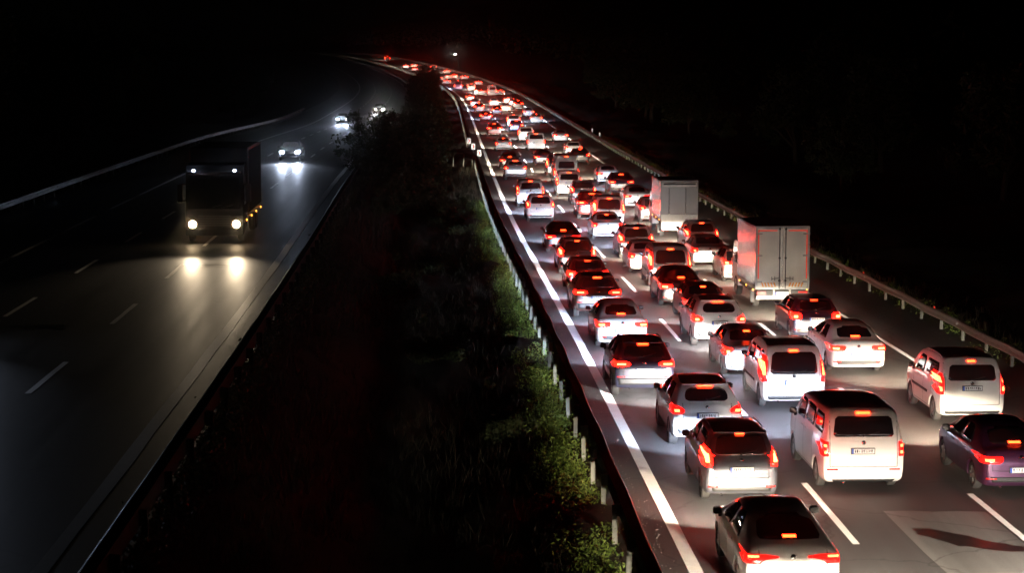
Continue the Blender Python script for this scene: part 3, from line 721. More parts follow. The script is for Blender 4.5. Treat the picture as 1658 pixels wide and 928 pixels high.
van_top = [(0, .78), (.03, 1.0), (.06, 1.22), (.11, 1.5), (.18, 1.72), (.34, 1.80), (1.5, 1.83), (2.8, 1.76), (3.45, 1.20), (3.95, 1.06), (4.25, .88), (4.33, .68), (4.36, .58)]
S_ = Shell('small_van', 4.36, .91, .22, 1.12, 1.82, .74, van_top, .34, (.82, .90), tail=.90)
vanlamp = [('rear', [(.84, .78, .89), (.9, .775, .895), (1.30, .77, .88), (1.38, .79, .86)]), ('side', [(.86, .07, .18), (1.34, .14, .24)])]
define('small_van', S_, vanlamp, [[(.90, .80, .875), (1.06, .80, .875)], [(1.12, .80, .87), (1.32, .80, .865)]],
       rounded(1.20, 1.62, -.66, .66, -.60, .60, .07), [rounded(1.22, 1.62, .5, 1.75, .55, 1.72, .05), rounded(1.16, 1.62, 1.95, 3.0, 1.92, 2.5, .05)],
       wscreen=(1.24, 1.68, .72, .62), brake=(1.71, .11, .020), plate=1.0, valance=(.30, .38, .76), reflz=0, gatez=.55, gatet=1.66, gatew=.74, mirror=2.95, badge=1.13, rails=(.6, 2.4), railc=1, mould=.72, doors=(1.0, 1.86, 2.95), handles=(1.15, 2.05), wheel='van', hz=.78)
connect_lamp = [('rear', [(.80, .76, .89), (.9, .76, .895), (1.40, .74, .875), (1.52, .755, .85)]), ('side', [(.82, .07, .18), (1.46, .16, .26)])]
define('glazed_van', S_, connect_lamp, [[(.92, .79, .88), (1.42, .775, .86)]],
       rounded(1.02, 1.63, -.68, .68, -.60, .60, .09), [rounded(1.22, 1.62, .42, 1.0, .50, .97, .04), rounded(1.20, 1.62, 1.08, 1.85, 1.08, 1.82, .04), rounded(1.16, 1.62, 1.95, 3.0, 1.92, 2.5, .05)],
       wscreen=(1.24, 1.68, .72, .62), brake=(1.665, .13, .020), plate=.78, valance=(.30, .40, .76), reflz=0, gatez=.55, gatet=1.66, gatew=.73, mirror=2.95, badge=.96, rails=(.6, 2.4), railc=1, mould=.66, doors=(1.0, 1.86, 2.95), handles=(1.15, 2.05), wheel='van', hz=.78)
tr_top = [(0, .76), (.03, 1.0), (.06, 1.22), (.12, 1.6), (.20, 1.85), (.40, 1.93), (2.2, 1.95), (3.3, 1.88), (4.05, 1.30), (4.5, 1.14), (4.78, .95), (4.87, .72), (4.9, .6)]
S_ = Shell('people_carrier_van', 4.9, .95, .22, 1.22, 1.95, .80, tr_top, .34, (.98, .92), tail=.91)
define('people_carrier_van', S_, [('rear', [(.86, .80, .925), (.90, .795, .93), (1.16, .79, .93), (1.20, .80, .92)]), ('side', [(.88, .06, .18), (1.18, .1, .2)])], [[(.91, .825, .905), (1.0, .825, .905)], [(1.06, .825, .905), (1.14, .825, .905)]],
       rounded(1.30, 1.76, -.70, .70, -.64, .64, .06), [rounded(1.32, 1.76, .38, 1.35, .44, 1.33, .05), rounded(1.32, 1.76, 1.43, 2.45, 1.43, 2.42, .04), rounded(1.27, 1.76, 2.55, 3.62, 2.53, 3.12, .05)],
       wscreen=(1.36, 1.80, .76, .68), brake=(1.825, .16, .020), plate=.98, platex=-.02, valance=(.26, .33, .72), reflz=.56, gatez=.62, gatet=1.8, gatew=.77, mirror=3.55, badge=1.17, doors=(1.4, 2.5, 3.6), handles=(2.3, 2.7), wheel='van', hz=.85, wiper=1)
tt_top = [(0, .76), (.03, 1.0), (.06, 1.3), (.10, 1.8), (.16, 2.2), (.26, 2.38), (.5, 2.44), (3.2, 2.45), (4.0, 2.3), (4.75, 1.40), (5.15, 1.2), (5.4, .98), (5.47, .75), (5.5, .6)]
S_ = Shell('minibus', 5.5, .98, .24, 1.3, 2.45, .80, tt_top, .36, (1.1, .95), tail=.92)
define('minibus', S_, [('rear', [(.9, .84, .955), (1.0, .83, .96), (1.3, .83, .95), (1.4, .84, .94)])], [[(.95, .86, .94), (1.3, .86, .93)]],
       rounded(1.40, 1.95, -.62, .62, -.58, .58, .06), [rounded(1.42, 1.95, .5, 2.0, .5, 2.0, .05), rounded(1.42, 1.95, 2.1, 3.2, 2.1, 3.2, .05), rounded(1.36, 1.95, 3.3, 4.35, 3.3, 3.85, .05)],
       wscreen=(1.48, 2.1, .80, .70), brake=(2.32, .12, .02), plate=.80, valance=(.30, .42, .8), reflz=.5, gatez=.6, gatet=1.9, gatew=.78, mirror=4.2, badge=1.2, doors=(2.05, 3.25, 4.3), handles=(3.0, 3.5), wheel='van', hz=.9, wiper=0)
old_top = [(0, .78), (.04, .93), (.12, 1.0), (.5, 1.03), (.72, 1.06), (.95, 1.2), (1.15, 1.34), (1.45, 1.41), (2.1, 1.43), (2.7, 1.39), (3.2, 1.02), (3.8, .94), (4.15, .84), (4.27, .68), (4.3, .56)]
S_ = Shell('saloon', 4.3, .85, .21, .93, 1.43, .58, old_top, .31, (.95, .85), tail=.90)
define('saloon', S_, [('rear', [(.72, .60, .83), (.76, .58, .84), (.90, .58, .85), (.94, .60, .84)]), ('side', [(.74, .06, .2), (.92, .1, .26)])], [[(.77, .65, .80), (.88, .65, .80)]],
       rounded(1.09, 1.345, -.58, .58, -.50, .50, .05), [rounded(.99, 1.33, 1.1, 1.95, 1.3, 1.91, .04), rounded(.99, 1.33, 2.02, 2.98, 2.0, 2.5, .04)],
       wscreen=(1.05, 1.35, .62, .54), brake=(1.32, .10, .015), plate=.70, valance=(.34, .42, .7), reflz=0, gatez=.58, gatet=.98, gatew=.62, mirror=2.85, badge=.9, wiper=0, doors=(1.15, 1.98, 3.0), handles=(1.35, 2.2), wheel='small')

BRIGHT = {1: 620, 2: 900}
ORD = ['', 'first', 'second', 'third', 'fourth', 'fifth', 'sixth', 'seventh', 'eighth', 'ninth', 'tenth', 'eleventh', 'twelfth', 'thirteenth', 'fourteenth', 'fifteenth', 'sixteenth', 'seventeenth', 'eighteenth', 'nineteenth', 'twentieth', 'twenty-first', 'twenty-second', 'twenty-third', 'twenty-fourth', 'twenty-fifth', 'twenty-sixth', 'twenty-seventh', 'twenty-eighth', 'twenty-ninth', 'thirtieth', 'thirty-first', 'thirty-second', 'thirty-third', 'thirty-fourth']
CATN = {'sedan': ('sedan', 'car'), 'fastback': ('sedan', 'car'), 'saloon': ('sedan', 'car'), 'hatchback': ('hatchback', 'car'), 'suv': ('suv', 'suv'), 'crossover': ('suv', 'suv'), 'mpv': ('family_car', 'car'), 'small_van': ('small_van', 'van'), 'glazed_van': ('small_van', 'van'), 'people_carrier_van': ('passenger_van', 'van'), 'minibus': ('minibus', 'minibus')}
def vehicle(typ, colr, s, o_, label, state='tail', beam='warm', power=None, left=False, group='vehicles queuing in the jammed carriageway', nbeam=None, scale=1.0, oncoming=False, turn=0):
    T = TYPES[typ]; S = T['S']
    lod = 1 if s < 120 else (2 if s < 200 else 3)
    if oncoming: lod = 1
    nm, cat = CATN[typ]
    p = pos(s, o_, 0.006, left); p2 = pos(s + S.L * (-1 if oncoming else 1), o_, 0.006, left)
    d = p2 - p; rot = math.atan2(-d.x, d.y); pitch = math.asin(d.z / d.length)
    if oncoming: p, _ = p2, None; rot = rot; p = pos(s, o_, .006, left)
    r = empty(nm, p, rot, label=label, category=cat, group=group); r.rotation_euler = (pitch, 0, rot + turn); r.scale = (scale, 1, 1 if scale == 1 else scale)
    made = {}
    for i, (pn, me, par, role, l_) in enumerate(T['parts']):
        if pn in ('mirror_glass',) and lod > 1: continue
        if l_ < lod: continue
        ob = bpy.data.objects.new(pn, me); col.objects.link(ob)
        # a part of the body shell is a part of the thing; only bulb and glass inserts go a level deeper
        pp = made.get(par) if pn in ('bulb', 'mirror_glass') else r
        ob.parent = pp if pp is not None else r
        made[i] = ob
        mt = None
        if role == 'paint' or role == 'mirror': mt = PAINT[colr] if role == 'paint' else TRIM
        elif role == 'lens': mt = {'tail': LENS, 'brake': LENSB, 'off': LENSOFF}[state]
        elif role == 'bulb': mt = {'tail': BULB if s < 240 else BULBB, 'brake': BULBB, 'off': LENSOFF}[state]
        elif role == 'brk': mt = BRK if (state == 'brake' or (s < 45 or int(s * 7) % 9 > 3)) else LENSOFF
        elif role == 'headlight': mt = HEADON[beam] if oncoming else HEADE[beam]
        if mt:
            ob.material_slots[0].link = 'OBJECT'; ob.material_slots[0].material = mt
    tm, rmm = WH[T['wheel']]
    for y in (S.ya, S.yb):
        for sg in (-1, 1):
            w = bpy.data.objects.new('wheel', tm); col.objects.link(w); w.parent = r; w.location = (sg * (S.W - .125), y, S.wr)
            if sg < 0: w.rotation_euler = (0, 0, math.pi)
            if lod < 3:
                q = bpy.data.objects.new('rim', rmm); col.objects.link(q); q.parent = w; q.rotation_euler = (random.random() * 6, 0, 0)
            else: w.name = 'wheel'
    nb = nbeam if nbeam is not None else (2 if s < 150 else 1)
    pw = (power or 700) * (1.0 if oncoming else 1 + 2.6 * smooth(40, 280, s))
    hl = T['heads'] if nb == 2 else [(T['heads'][0][0], (0, T['heads'][0][1][1], T['heads'][0][1][2]))]
    for i, loc in hl:
        if nb == 0: break
        lo = bpy.data.objects.new('beam', spot_data(beam, pw * (1 if nb == 2 else 1.8), size=52 if oncoming else 64)); col.objects.link(lo); lo.parent = r
        lo.location = loc; lo.scale = (1, .27 if oncoming else TILT_S, 1)
        lo.rotation_euler = (R(90 - (5.5 if oncoming else BEAM_PITCH)), 0, 0)
    return r
TILT_S, BEAM_PITCH = .44, 11.0
#  s, offset, type, paint, lamps, beam, power, look
Q = [
 (15.8, 1.45, 'fastback', 'white', 'tail', 'warm', 700, 'white fastback sedan with slim red tail lights at the bottom edge of the picture'),
 (24.1, 1.75, 'mpv', 'gunmetal', 'brake', 'cool', 600, 'dark silver family car with upright tail lights just ahead of the white fastback'),
 (25.2, 4.70, 'people_carrier_van', 'white', 'tail', 'cool', 900, 'large white passenger van with square tail lights and a blue-edged plate'),
 (24.7, 8.18, 'sedan', 'purple', 'tail', 'warm', 700, 'plum coloured sedan cut by the right edge of the picture'),
 (33.7, 9.45, 'small_van', 'white', 'tail', 'warm', 700, 'white small van with solid side panels nearest the right guard rail'),
 (30.6, 1.85, 'crossover', 'white', 'tail', 'neutral', 900, 'white crossover with a rounded rear window and curved red lights in the left lane'),
 (38.3, 1.05, 'suv', 'navy', 'brake', 'cool', 800, 'dark SUV with wide brake lights straddling close to the solid line'),
 (48.3, 1.35, 'sedan', 'white', 'brake', 'cool', 700, 'white sedan directly in front of the dark SUV, its trunk glaring white'),
 (36.2, 5.05, 'glazed_van', 'white', 'tail', 'cool', 900, 'white glazed van with tall lights and roof rails, glaring blue-white'),
 (42.4, 8.20, 'sedan', 'white', 'brake', 'warm', 700, 'white sedan with wide V-shaped tail lights in the right lane'),
 (49.8, 8.30, 'hatchback', 'navy', 'brake', 'warm', 700, 'dark blue hatchback right behind the nearer box truck'),
 (41.9, 4.75, 'saloon', 'silver', 'brake', 'neutral', 700, 'silver sedan half hidden by the glazed white van'),
 (48.5, 4.70, 'crossover', 'white', 'brake', 'neutral', 700, 'white crossover coupe in the middle lane with a bright left tail light'),
 (54.3, 5.05, 'saloon', 'red', 'brake', 'warm', 500, 'dark red sedan seen over the white crossover coupe'),
 (59.7, 4.85, 'sedan', 'black', 'brake', 'warm', 600, 'black sedan with orange lit lights in the middle lane'),
 (66.6, 5.20, 'glazed_van', 'silver', 'tail', 'warm', 800, 'silver boxy van with a pale framed rear window'),
 (72.2, 4.85, 'saloon', 'white', 'tail', 'warm', 700, 'white sedan mostly hidden behind the silver boxy van'),
 (78.9, 5.05, 'mpv', 'silver', 'brake', 'cool', 900, 'silver hatchback glowing red from its tall brake lights'),
 (89.4, 4.60, 'saloon', 'white', 'tail', 'cool', 700, 'white sedan with a green sticker glint in its rear window'),
 (82.2, 1.70, 'sedan', 'black', 'tail', 'cool', 800, 'black sedan with two small red lights left of the dusty estate'),
 (72.0, 1.60, 'mpv', 'grey', 'brake', 'cool', 800, 'grey estate with upright lights and a bluish sticker on the glass'),
 (64.0, 1.45, 'hatchback', 'red', 'brake', 'neutral', 500, 'dark red car tucked ahead of the brown SUV in the left lane'),
 (56.4, 1.20, 'suv', 'brown', 'brake', 'cool', 800, 'brown SUV with a pale lower bumper and strong brake lights'),
 (68.4, 8.65, 'hatchback', 'white', 'brake', 'warm', 500, 'white hatchback hidden for the most part by the nearer box truck'),
 (124.7, 8.60, 'suv', 'navy', 'tail', 'cool', 500, 'dark SUV in the right lane beyond the farther box truck'),
 (112.2, 8.55, 'sedan', 'white', 'tail', 'warm', 500, 'white sedan left of and beyond the farther box truck'),
 (137.8, 8.70, 'sedan', 'white', 'tail', 'warm', 700, 'white sedan half hidden behind a dark SUV in the right lane'),
 (81.8, 8.70, 'mpv', 'silver', 'tail', 'warm', 900, 'silver family van right behind the farther box truck'),
 (74.9, 8.10, 'saloon', 'silver', 'tail', 'warm', 700, 'silver sedan with a white plate, left of the nearer box truck'),
 (101.2, 8.45, 'hatchback', 'silver', 'tail', 'neutral', 500, 'bluish silver hatchback peeping out left of the farther box truck'),
 (98.1, 5.45, 'glazed_van', 'white', 'brake', 'neutral', 700, 'white glazed van with a red glowing rear window'),
 (104.2, 4.95, 'suv', 'red', 'brake', 'neutral', 500, 'dark red SUV braking hard beside the red glowing van'),
 (115.8, 5.25, 'mpv', 'grey', 'tail', 'warm', 500, 'grey family car just ahead of the dark red SUV'),
 (124.1, 4.80, 'small_van', 'white', 'tail', 'cool', 500, 'white small van with a bluish glare in the middle lane'),
 (134.9, 5.25, 'minibus', 'cream', 'tail', 'warm', 600, 'tall cream minibus rising behind a small white van'),
 (147.5, 5.25, 'glazed_van', 'grey', 'tail', 'warm', 700, 'dark van with one tall orange-red light on its left'),
 (163.6, 4.90, 'sedan', 'navy', 'tail', 'cool', 700, 'dark sedan with a bright white lower bumper'),
 (165.7, 8.35, 'hatchback', 'black', 'tail', 'warm', 600, 'small black hatchback in the right lane with a pale plate'),
 (180.5, 8.65, 'hatchback', 'white', 'tail', 'warm', 600, 'white hatchback partly covered by a small black one'),
 (211.1, 9.10, 'sedan', 'silver', 'tail', 'warm', 500, 'lone silver sedan in the right lane before the marker posts'),
 (191.1, 5.40, 'people_carrier_van', 'white', 'tail', 'neutral', 800, 'white van with a black window and two tall orange lights'),
 (212.6, 5.20, 'small_van', 'white', 'tail', 'neutral', 700, 'white van peeping out behind the van with tall lights'),
 (191.1, 2.00, 'saloon', 'white', 'tail', 'warm', 600, 'white sedan level with the arrow boards in the left lane'),
 (157.9, 1.65, 'sedan', 'black', 'tail', 'warm', 500, 'black sedan half covered by a pale SUV in the left lane'),
 (143.5, 1.65, 'crossover', 'silver', 'tail', 'warm', 700, 'pale silver SUV with a dusty bumper in the left lane'),
 (114.1, 1.60, 'small_van', 'white', 'tail', 'neutral', 700, 'white SUV-like van with roof rack, behind the white family car'),
 (102.2, 1.65, 'mpv', 'white', 'tail', 'cool', 900, 'white family car with a black rear window in the left lane'),
 (227.8, 1.95, 'suv', 'red', 'brake', 'warm', 600, 'dark SUV with a full-width red light bar'),
 (279.4, 1.90, 'sedan', 'red', 'brake', 'cool', 700, 'red lit sedan beyond the light bar SUV'),
 (255.4, 5.20, 'small_van', 'white', 'tail', 'cool', 800, 'white van with bluish glare behind a small blue car'),
 (241.0, 5.05, 'hatchback', 'blue', 'tail', 'cool', 800, 'small blue hatchback with a white plate'),
 (297.5, 8.95, 'sedan', 'white', 'tail', 'warm', 700, 'white sedan with a tiny bluish lamp over its roof'),
 (269.5, 8.90, 'saloon', 'white', 'tail', 'cool', 900, 'bluish white sedan against the right edge line'),
 (352.3, 1.50, 'saloon', 'silver', 'tail', 'warm', 600, 'silver car with two low red lights'),
 (324.0, 1.70, 'hatchback', 'red', 'brake', 'cool', 900, 'car glowing red from strong brake lights'),
 (388.0, 1.35, 'sedan', 'silver', 'tail', 'warm', 700, 'half hidden pale car near the solid line'),
 (308.0, 4.30, 'sedan', 'black', 'tail', 'warm', 800, 'dark car with a bright plate'),
 (324.1, 6.20, 'saloon', 'white', 'tail', 'warm', 800, 'white car drifting towards the right lane'),
 (356.5, 5.15, 'sedan', 'white', 'tail', 'warm', 900, 'bright white car'),
 (371.3, 8.35, 'sedan', 'white', 'tail', 'neutral', 800, 'white car with a red topped trunk'),
 (356.3, 8.80, 'saloon', 'silver', 'brake', 'warm', 700, 'pale car with one broad red light'),
 (338.0, 8.85, 'suv', 'black', 'brake', 'neutral', 800, 'dark SUV with a red spot on its roof line'),
 (424.9, 9.20, 'sedan', 'white', 'tail', 'neutral', 900, 'white car with pinkish lights'),
 (419.5, 7.15, 'minibus', 'white', 'brake', 'warm', 900, 'tall pale van with a glowing top'),
 (426.5, 5.10, 'sedan', 'silver', 'tail', 'warm', 800, 'silver car with red corners'),
 (434.6, 4.75, 'sedan', 'white', 'tail', 'neutral', 900, 'white car with orange corners'),
 (456.3, 4.30, 'small_van', 'cream', 'brake', 'warm', 900, 'broad glowing orange-white van'),
 (499.6, 9.00, 'sedan', 'silver', 'tail', 'warm', 900, 'silver car with spread orange lights'),
 (461.4, 1.45, 'minibus', 'purple', 'tail', 'cool', 700, 'dark tall van with four red lights'),
 (507.4, 1.55, 'sedan', 'white', 'tail', 'neutral', 900, 'white car with two orange lights'),
 (554.0, 7.45, 'sedan', 'red', 'brake', 'warm', 900, 'strongly braking car'),
 (549.0, 5.40, 'sedan', 'cream', 'tail', 'warm', 900, 'cream glowing car'),
 (543.5, 9.35, 'sedan', 'silver', 'tail', 'warm', 900, 'pale car with far apart lights'),
 (592.4, 9.40, 'sedan', 'white', 'tail', 'warm', 900, 'small white car'),
 (533.6, 1.40, 'sedan', 'cream', 'tail', 'warm', 900, 'cream car'),
 (554.0, 1.85, 'sedan', 'cream', 'tail', 'warm', 900, 'pale car with round lights'),
 (620.3, 8.50, 'small_van', 'white', 'brake', 'neutral', 900, 'glowing white van'),
 (590.1, 4.30, 'sedan', 'cream', 'tail', 'warm', 900, 'pale car'),
 (584.9, 1.55, 'sedan', 'white', 'tail', 'neutral', 900, 'bright white car'),
 (647.2, 5.60, 'sedan', 'cream', 'tail', 'warm', 900, 'orange-white glowing car'),
 (614.5, 2.00, 'sedan', 'red', 'tail', 'warm', 900, 'small reddish car'),
 (641.2, 2.15, 'sedan', 'silver', 'tail', 'warm', 900, 'silver car with two red lights'),
 (722.8, 6.15, 'small_van', 'red', 'brake', 'warm', 900, 'single red glowing vehicle at the very end of the queue'),
]
for (s, o_, t, c, st, bm_, pw, lab) in Q:
    if s > 300 and len(lab.split()) < 10:
        lane = 'left' if o_ < 3.2 else ('middle' if o_ < 6.9 else 'right')
        same = sorted(q[0] for q in Q if q[0] > 300 and ('left' if q[1] < 3.2 else ('middle' if q[1] < 6.9 else 'right')) == lane)
        n_ = len(same) - same.index(s)
        lab = lab + ', ' + (ORD[n_] + ' from' if n_ > 1 else 'last at') + ' the end of the ' + lane + ' lane'
    vehicle(t, c, s, o_, lab, st, bm_, pw * LIGHT_GAIN)
# followers just below the picture, whose beams light the nearest cars
vehicle('sedan', 'grey', 8.2, 1.5, 'grey sedan following below the picture in the left lane', 'tail', 'warm', 1000 * LIGHT_GAIN, group='followers')
vehicle('small_van', 'white', 7.4, 5.0, 'white small van following below the picture in the middle lane', 'tail', 'warm', 1600 * LIGHT_GAIN, group='followers')
vehicle('hatchback', 'silver', 6.4, 8.6, 'silver hatchback following below the picture in the right lane', 'tail', 'neutral', 1000 * LIGHT_GAIN, group='followers')

# ------------------------------------------------------------------ box trucks
ALU = simple('brushed_aluminium_panel', (.68, .67, .65), .20, .9, noise=.3, nscale=2)
BOXW = simple('grimy_white_panel', (.76, .74, .69), .35, .1, noise=.35, nscale=1.2)
TAPE = emit('red_reflective_tape', (1, .06, .03), .5, (.6, .05, .04)); TAPEY = simple('orange_tape', (.8, .30, .05), .4)  # red tape emits faintly, imitating beams reflected from it
def box_truck(s, o_, W_, zf, H_, Lb, label, style):
    p = pos(s, o_, .006); h = math.atan2(-(pos(s + 6, o_) - p).x, (pos(s + 6, o_) - p).y)
    r = empty('box_truck', p, h, label=label, category='truck', group='box trucks in the right lane')
    w = W_ / 2; mat = BOXW
    m = MB(); m.box(-w, w, .06, Lb, zf, H_, bev=.02); obj('cargo_box', m.mesh('cargo_box', ALU), r)
    for sx in (-1, 1):      # shallow vertical ribs of the side panels
        m = MB(); n_ = int(Lb / .45)
        for k in range(n_):
            y = .5 + k * .45; m.box(min(sx * w, sx * (w + .012)), max(sx * w, sx * (w + .012)), y, y + .03, zf + .12, H_ - .1)
        obj('side_rib', m.mesh('side_rib', ALU), r, kind='stuff')
        m = MB(); m.box(min(sx * (w - .02), sx * (w + .02)), max(sx * (w - .02), sx * (w + .02)), .06, Lb, H_ - .08, H_ + .015, bev=.006); obj('roof_rail', m.mesh('rr', CHROME), r)
        m = MB(); m.box(min(sx * (w - .02), sx * (w + .02)), max(sx * (w - .02), sx * (w + .02)), .06, Lb, zf - .03, zf + .09, bev=.006); obj('lower_rail', m.mesh('lr', GALV), r)
    m = MB(); m.box(-w - .01, -w + .07, .0, .06, zf, H_ + .02, bev=.008); m.box(w - .07, w + .01, .0, .06, zf, H_ + .02, bev=.008); m.box(-w + .07, w - .07, .0, .06, H_ - .07, H_ + .02, bev=.008); m.box(-w + .07, w - .07, .0, .06, zf, zf + .07, bev=.008)
    obj('rear_frame', m.mesh('rf', GALV), r)
    if style == 'doors':
        for sx in (-1, 1):
            a, b = sorted((sx * .012, sx * (w - .075)))
            m = MB(); m.box(a, b, .015, .055, zf + .075, H_ - .075, bev=.012); d = obj('rear_door', m.mesh('door', mat), r)
            m = MB(); m.tube((sx * .12, -.005, zf + .02), (sx * .12, -.005, H_ - .02), .017, 8)
            for zz in (zf + .35, (zf + H_) / 2, H_ - .1): m.box(sx * .12 - .04, sx * .12 + .04, -.02, .014, zz - .03, zz + .03)
            obj('lock_rod', m.mesh('rod', TRIM), d)
            m = MB(); m.tube((sx * .12, -.02, zf + .45), (sx * .42, -.02, zf + .42), .013, 6); m.tube((sx * .42, -.02, zf + .36), (sx * .42, -.02, zf + .50), .012, 6); m.tube((sx * .30, -.02, zf + .52), (sx * .30, -.02, zf + .34), .012, 6); obj('door_handle', m.mesh('h', TRIM), d)
            for zz in (zf + .3, (zf + H_) / 2 + .1, H_ - .28):
                m = MB(); a, b = sorted((sx * (w - .26), sx * (w + .02))); m.box(a, b, -.012, .014, zz - .03, zz + .03, bev=.006); obj('hinge', m.mesh('hg', GALV), d)
            m = MB(); a, b = sorted((sx * (w - .13), sx * (w - .085))); m.box(a, b, .006, .0149, zf + .42, H_ - .13); a, b = sorted((sx * .22, sx * (w - .13))); m.box(a, b, .006, .0149, H_ - .18, H_ - .135); obj('reflective_tape', m.mesh('tp', TAPE), d)
            m = MB(); x0 = sx * .25; 
            for k in range(5):
                a = sx * (.24 + k * .12); b = a + sx * .06
                m.add([(a, .010, zf + .10), (b, .010, zf + .10), (b + sx * .06, .010, zf + .27), (a + sx * .06, .010, zf + .27)], [[0, 1, 2, 3] if sx > 0 else [3, 2, 1, 0]])
            obj('chevron_strip', m.mesh('cs', TAPEY), d)
    else:
        m = MB(); m.box(-w + .07, w - .07, .02, .055, zf + .07, H_ - .35, bev=.01); d = obj('rear_door', m.mesh('door', simple('shutter_grey', (.40, .40, .41), .38, .3, noise=.25, nscale=1.5)), r)
        for k, x in enumerate((-.55 * w, .35 * w)):
            m = MB(); m.box(x - .022, x + .022, .0, .019, zf + .1, H_ - .4, bev=.006); obj('door_bar', m.mesh('bar', CHROME), d)
        m = MB(); m.box(-w + .08, w - .08, .0, .055, H_ - .34, H_ - .08, bev=.012); obj('header_panel', m.mesh('hp', mat), r)
        m = MB(); m.box(-w + .14, w - .14, -.008, -.001, H_ - .22, H_ - .13); obj('vent_slot', m.mesh('vs', TRIM), r)
        m = MB(); m.box(-w + .02, w - .02, -.07, .0, .55, zf + .25, bev=.02); obj('tail_lift', m.mesh('tl', simple('tail_lift_white', (.75, .74, .70), .4, noise=.2)), r)
    m = MB(); m.box(-w + .1, w - .1, .05, Lb + 1.2, zf - .26, zf - .03); obj('chassis', m.mesh('ch', TRIM), r)
    m = MB(); m.box(-w + .05, w - .05, .03, .13, .42, .56, bev=.012); m.box(-.35, -.28, .05, .5, .5, zf); m.box(.28, .35, .05, .5, .5, zf); bp = obj('rear_bumper', m.mesh('bp', simple('bumper_white', (.7, .68, .62), .45, noise=.3)), r)
    for sx in (-1, 1):
        a, b = sorted((sx * (w - .42), sx * (w - .06)))
        m = MB(); m.box(a, b, -.005, .029, .60, .74, bev=.01) if style == 'doors' else m.box(a, b, -.02, .02, .40, .54, bev=.01)
        tl = obj('tail_light', m.mesh('tl', LENSDIM), r)
        m = MB(); a, b = sorted((sx * (w - .04), sx * (w + .10))); m.box(a, b, .55, .58, .25, .75); obj('mud_flap', m.mesh('mf', TRIM), r)
        for k in range(3):
            m = MB(); m.box(-.02, .02, -.04, .04, -.03, .03, bev=.01); q = obj('side_marker', m.mesh('sm', AMBER), r); q.location = (sx * (w + .015), .5 + k * 1.7, zf - .06)
    m = MB(); m.box(-.26, .26, .018, .028, .60, .71, 0); m.box(-.26, -.21, .0165, .0179, .60, .71, 1); glyphs(m, -.18, .24, .0175, .62, .07, 2, label); obj('number_plate', m.mesh('np', [PLATE, PBLUE, PINK]), r)
    if style != 'doors': bpy.data.objects[r.children[-1].name].location = (0, -.1, 0)
    tm, rmm = WH['truck']
    for y in (1.15, Lb + .75):
        for sx in (-1, 1):
            q = obj('wheel', tm, r); q.location = (sx * (w - .17), y, .42); q.rotation_euler = (0, 0, 0 if sx > 0 else math.pi); q2 = obj('rim', rmm, q)
    # cab
    m = MB(); y0 = Lb + .12
    prof = [(y0, .45), (y0 + 1.75, .45), (y0 + 1.82, 1.1), (y0 + 1.72, 1.35), (y0 + 1.25, 2.15), (y0 + .95, 2.28), (y0, 2.28)]
    wc = w - .06; n_ = len(prof); vs = [(-wc, y, z) for y, z in prof] + [(wc, y, z) for y, z in prof]
    m.add(vs, [list(range(n_)), list(range(2 * n_ - 1, n_ - 1, -1))] + [[k, n_ + k, n_ + (k + 1) % n_, (k + 1) % n_] for k in range(n_)])
    obj('cab', m.mesh('cab', PAINT['white']), r)
    for sx in (-1, 1):
        m = MB(); a, b = sorted((sx * wc, sx * (wc + .006))); m.box(a, b, y0 + .35, y0 + 1.15, 1.35, 2.0); obj('side_window', m.mesh('sw', GLASS), r)
        m = MB(); a, b = sorted((sx * (wc + .1), sx * (wc + .3))); m.box(a, b, y0 + 1.3, y0 + 1.38, 1.3, 1.75, bev=.02); m.tube((sx * wc, y0 + 1.3, 1.7), (sx * (wc + .2), y0 + 1.34, 1.7), .02); obj('wing_mirror', m.mesh('wm', TRIM), r)
    m = MB(); m.add([(-wc + .1, y0 + 1.722, 1.38), (wc - .1, y0 + 1.722, 1.38), (wc - .12, y0 + 1.27, 2.14), (-wc + .12, y0 + 1.27, 2.14)], [[0, 1, 2, 3]]); obj('windscreen', m.mesh('ws', GLASS), r)
    for sx in (-1, 1):
        m = MB(); m.box(sx * .75 - .12, sx * .75 + .12, y0 + 1.76, y0 + 1.80, .7, .85); obj('headlight', m.mesh('hl', HEADE['warm']), r)
        lo = bpy.data.objects.new('beam', spot_data('warm', 700 * LIGHT_GAIN)); col.objects.link(lo); lo.parent = r; lo.location = (sx * .75, y0 + 1.9, .78); lo.scale = (1, TILT_S, 1); lo.rotation_euler = (R(90 - BEAM_PITCH), 0, 0)
    return r
box_truck(58.8, 8.65, 2.12, .82, 3.3, 4.6, 'near box truck with tall pale double doors outlined in red tape', 'doors')
box_truck(90.9, 8.65, 2.06, 1.05, 3.15, 4.4, 'farther box truck with a grey shutter and a glaring white lower tail', 'lift')

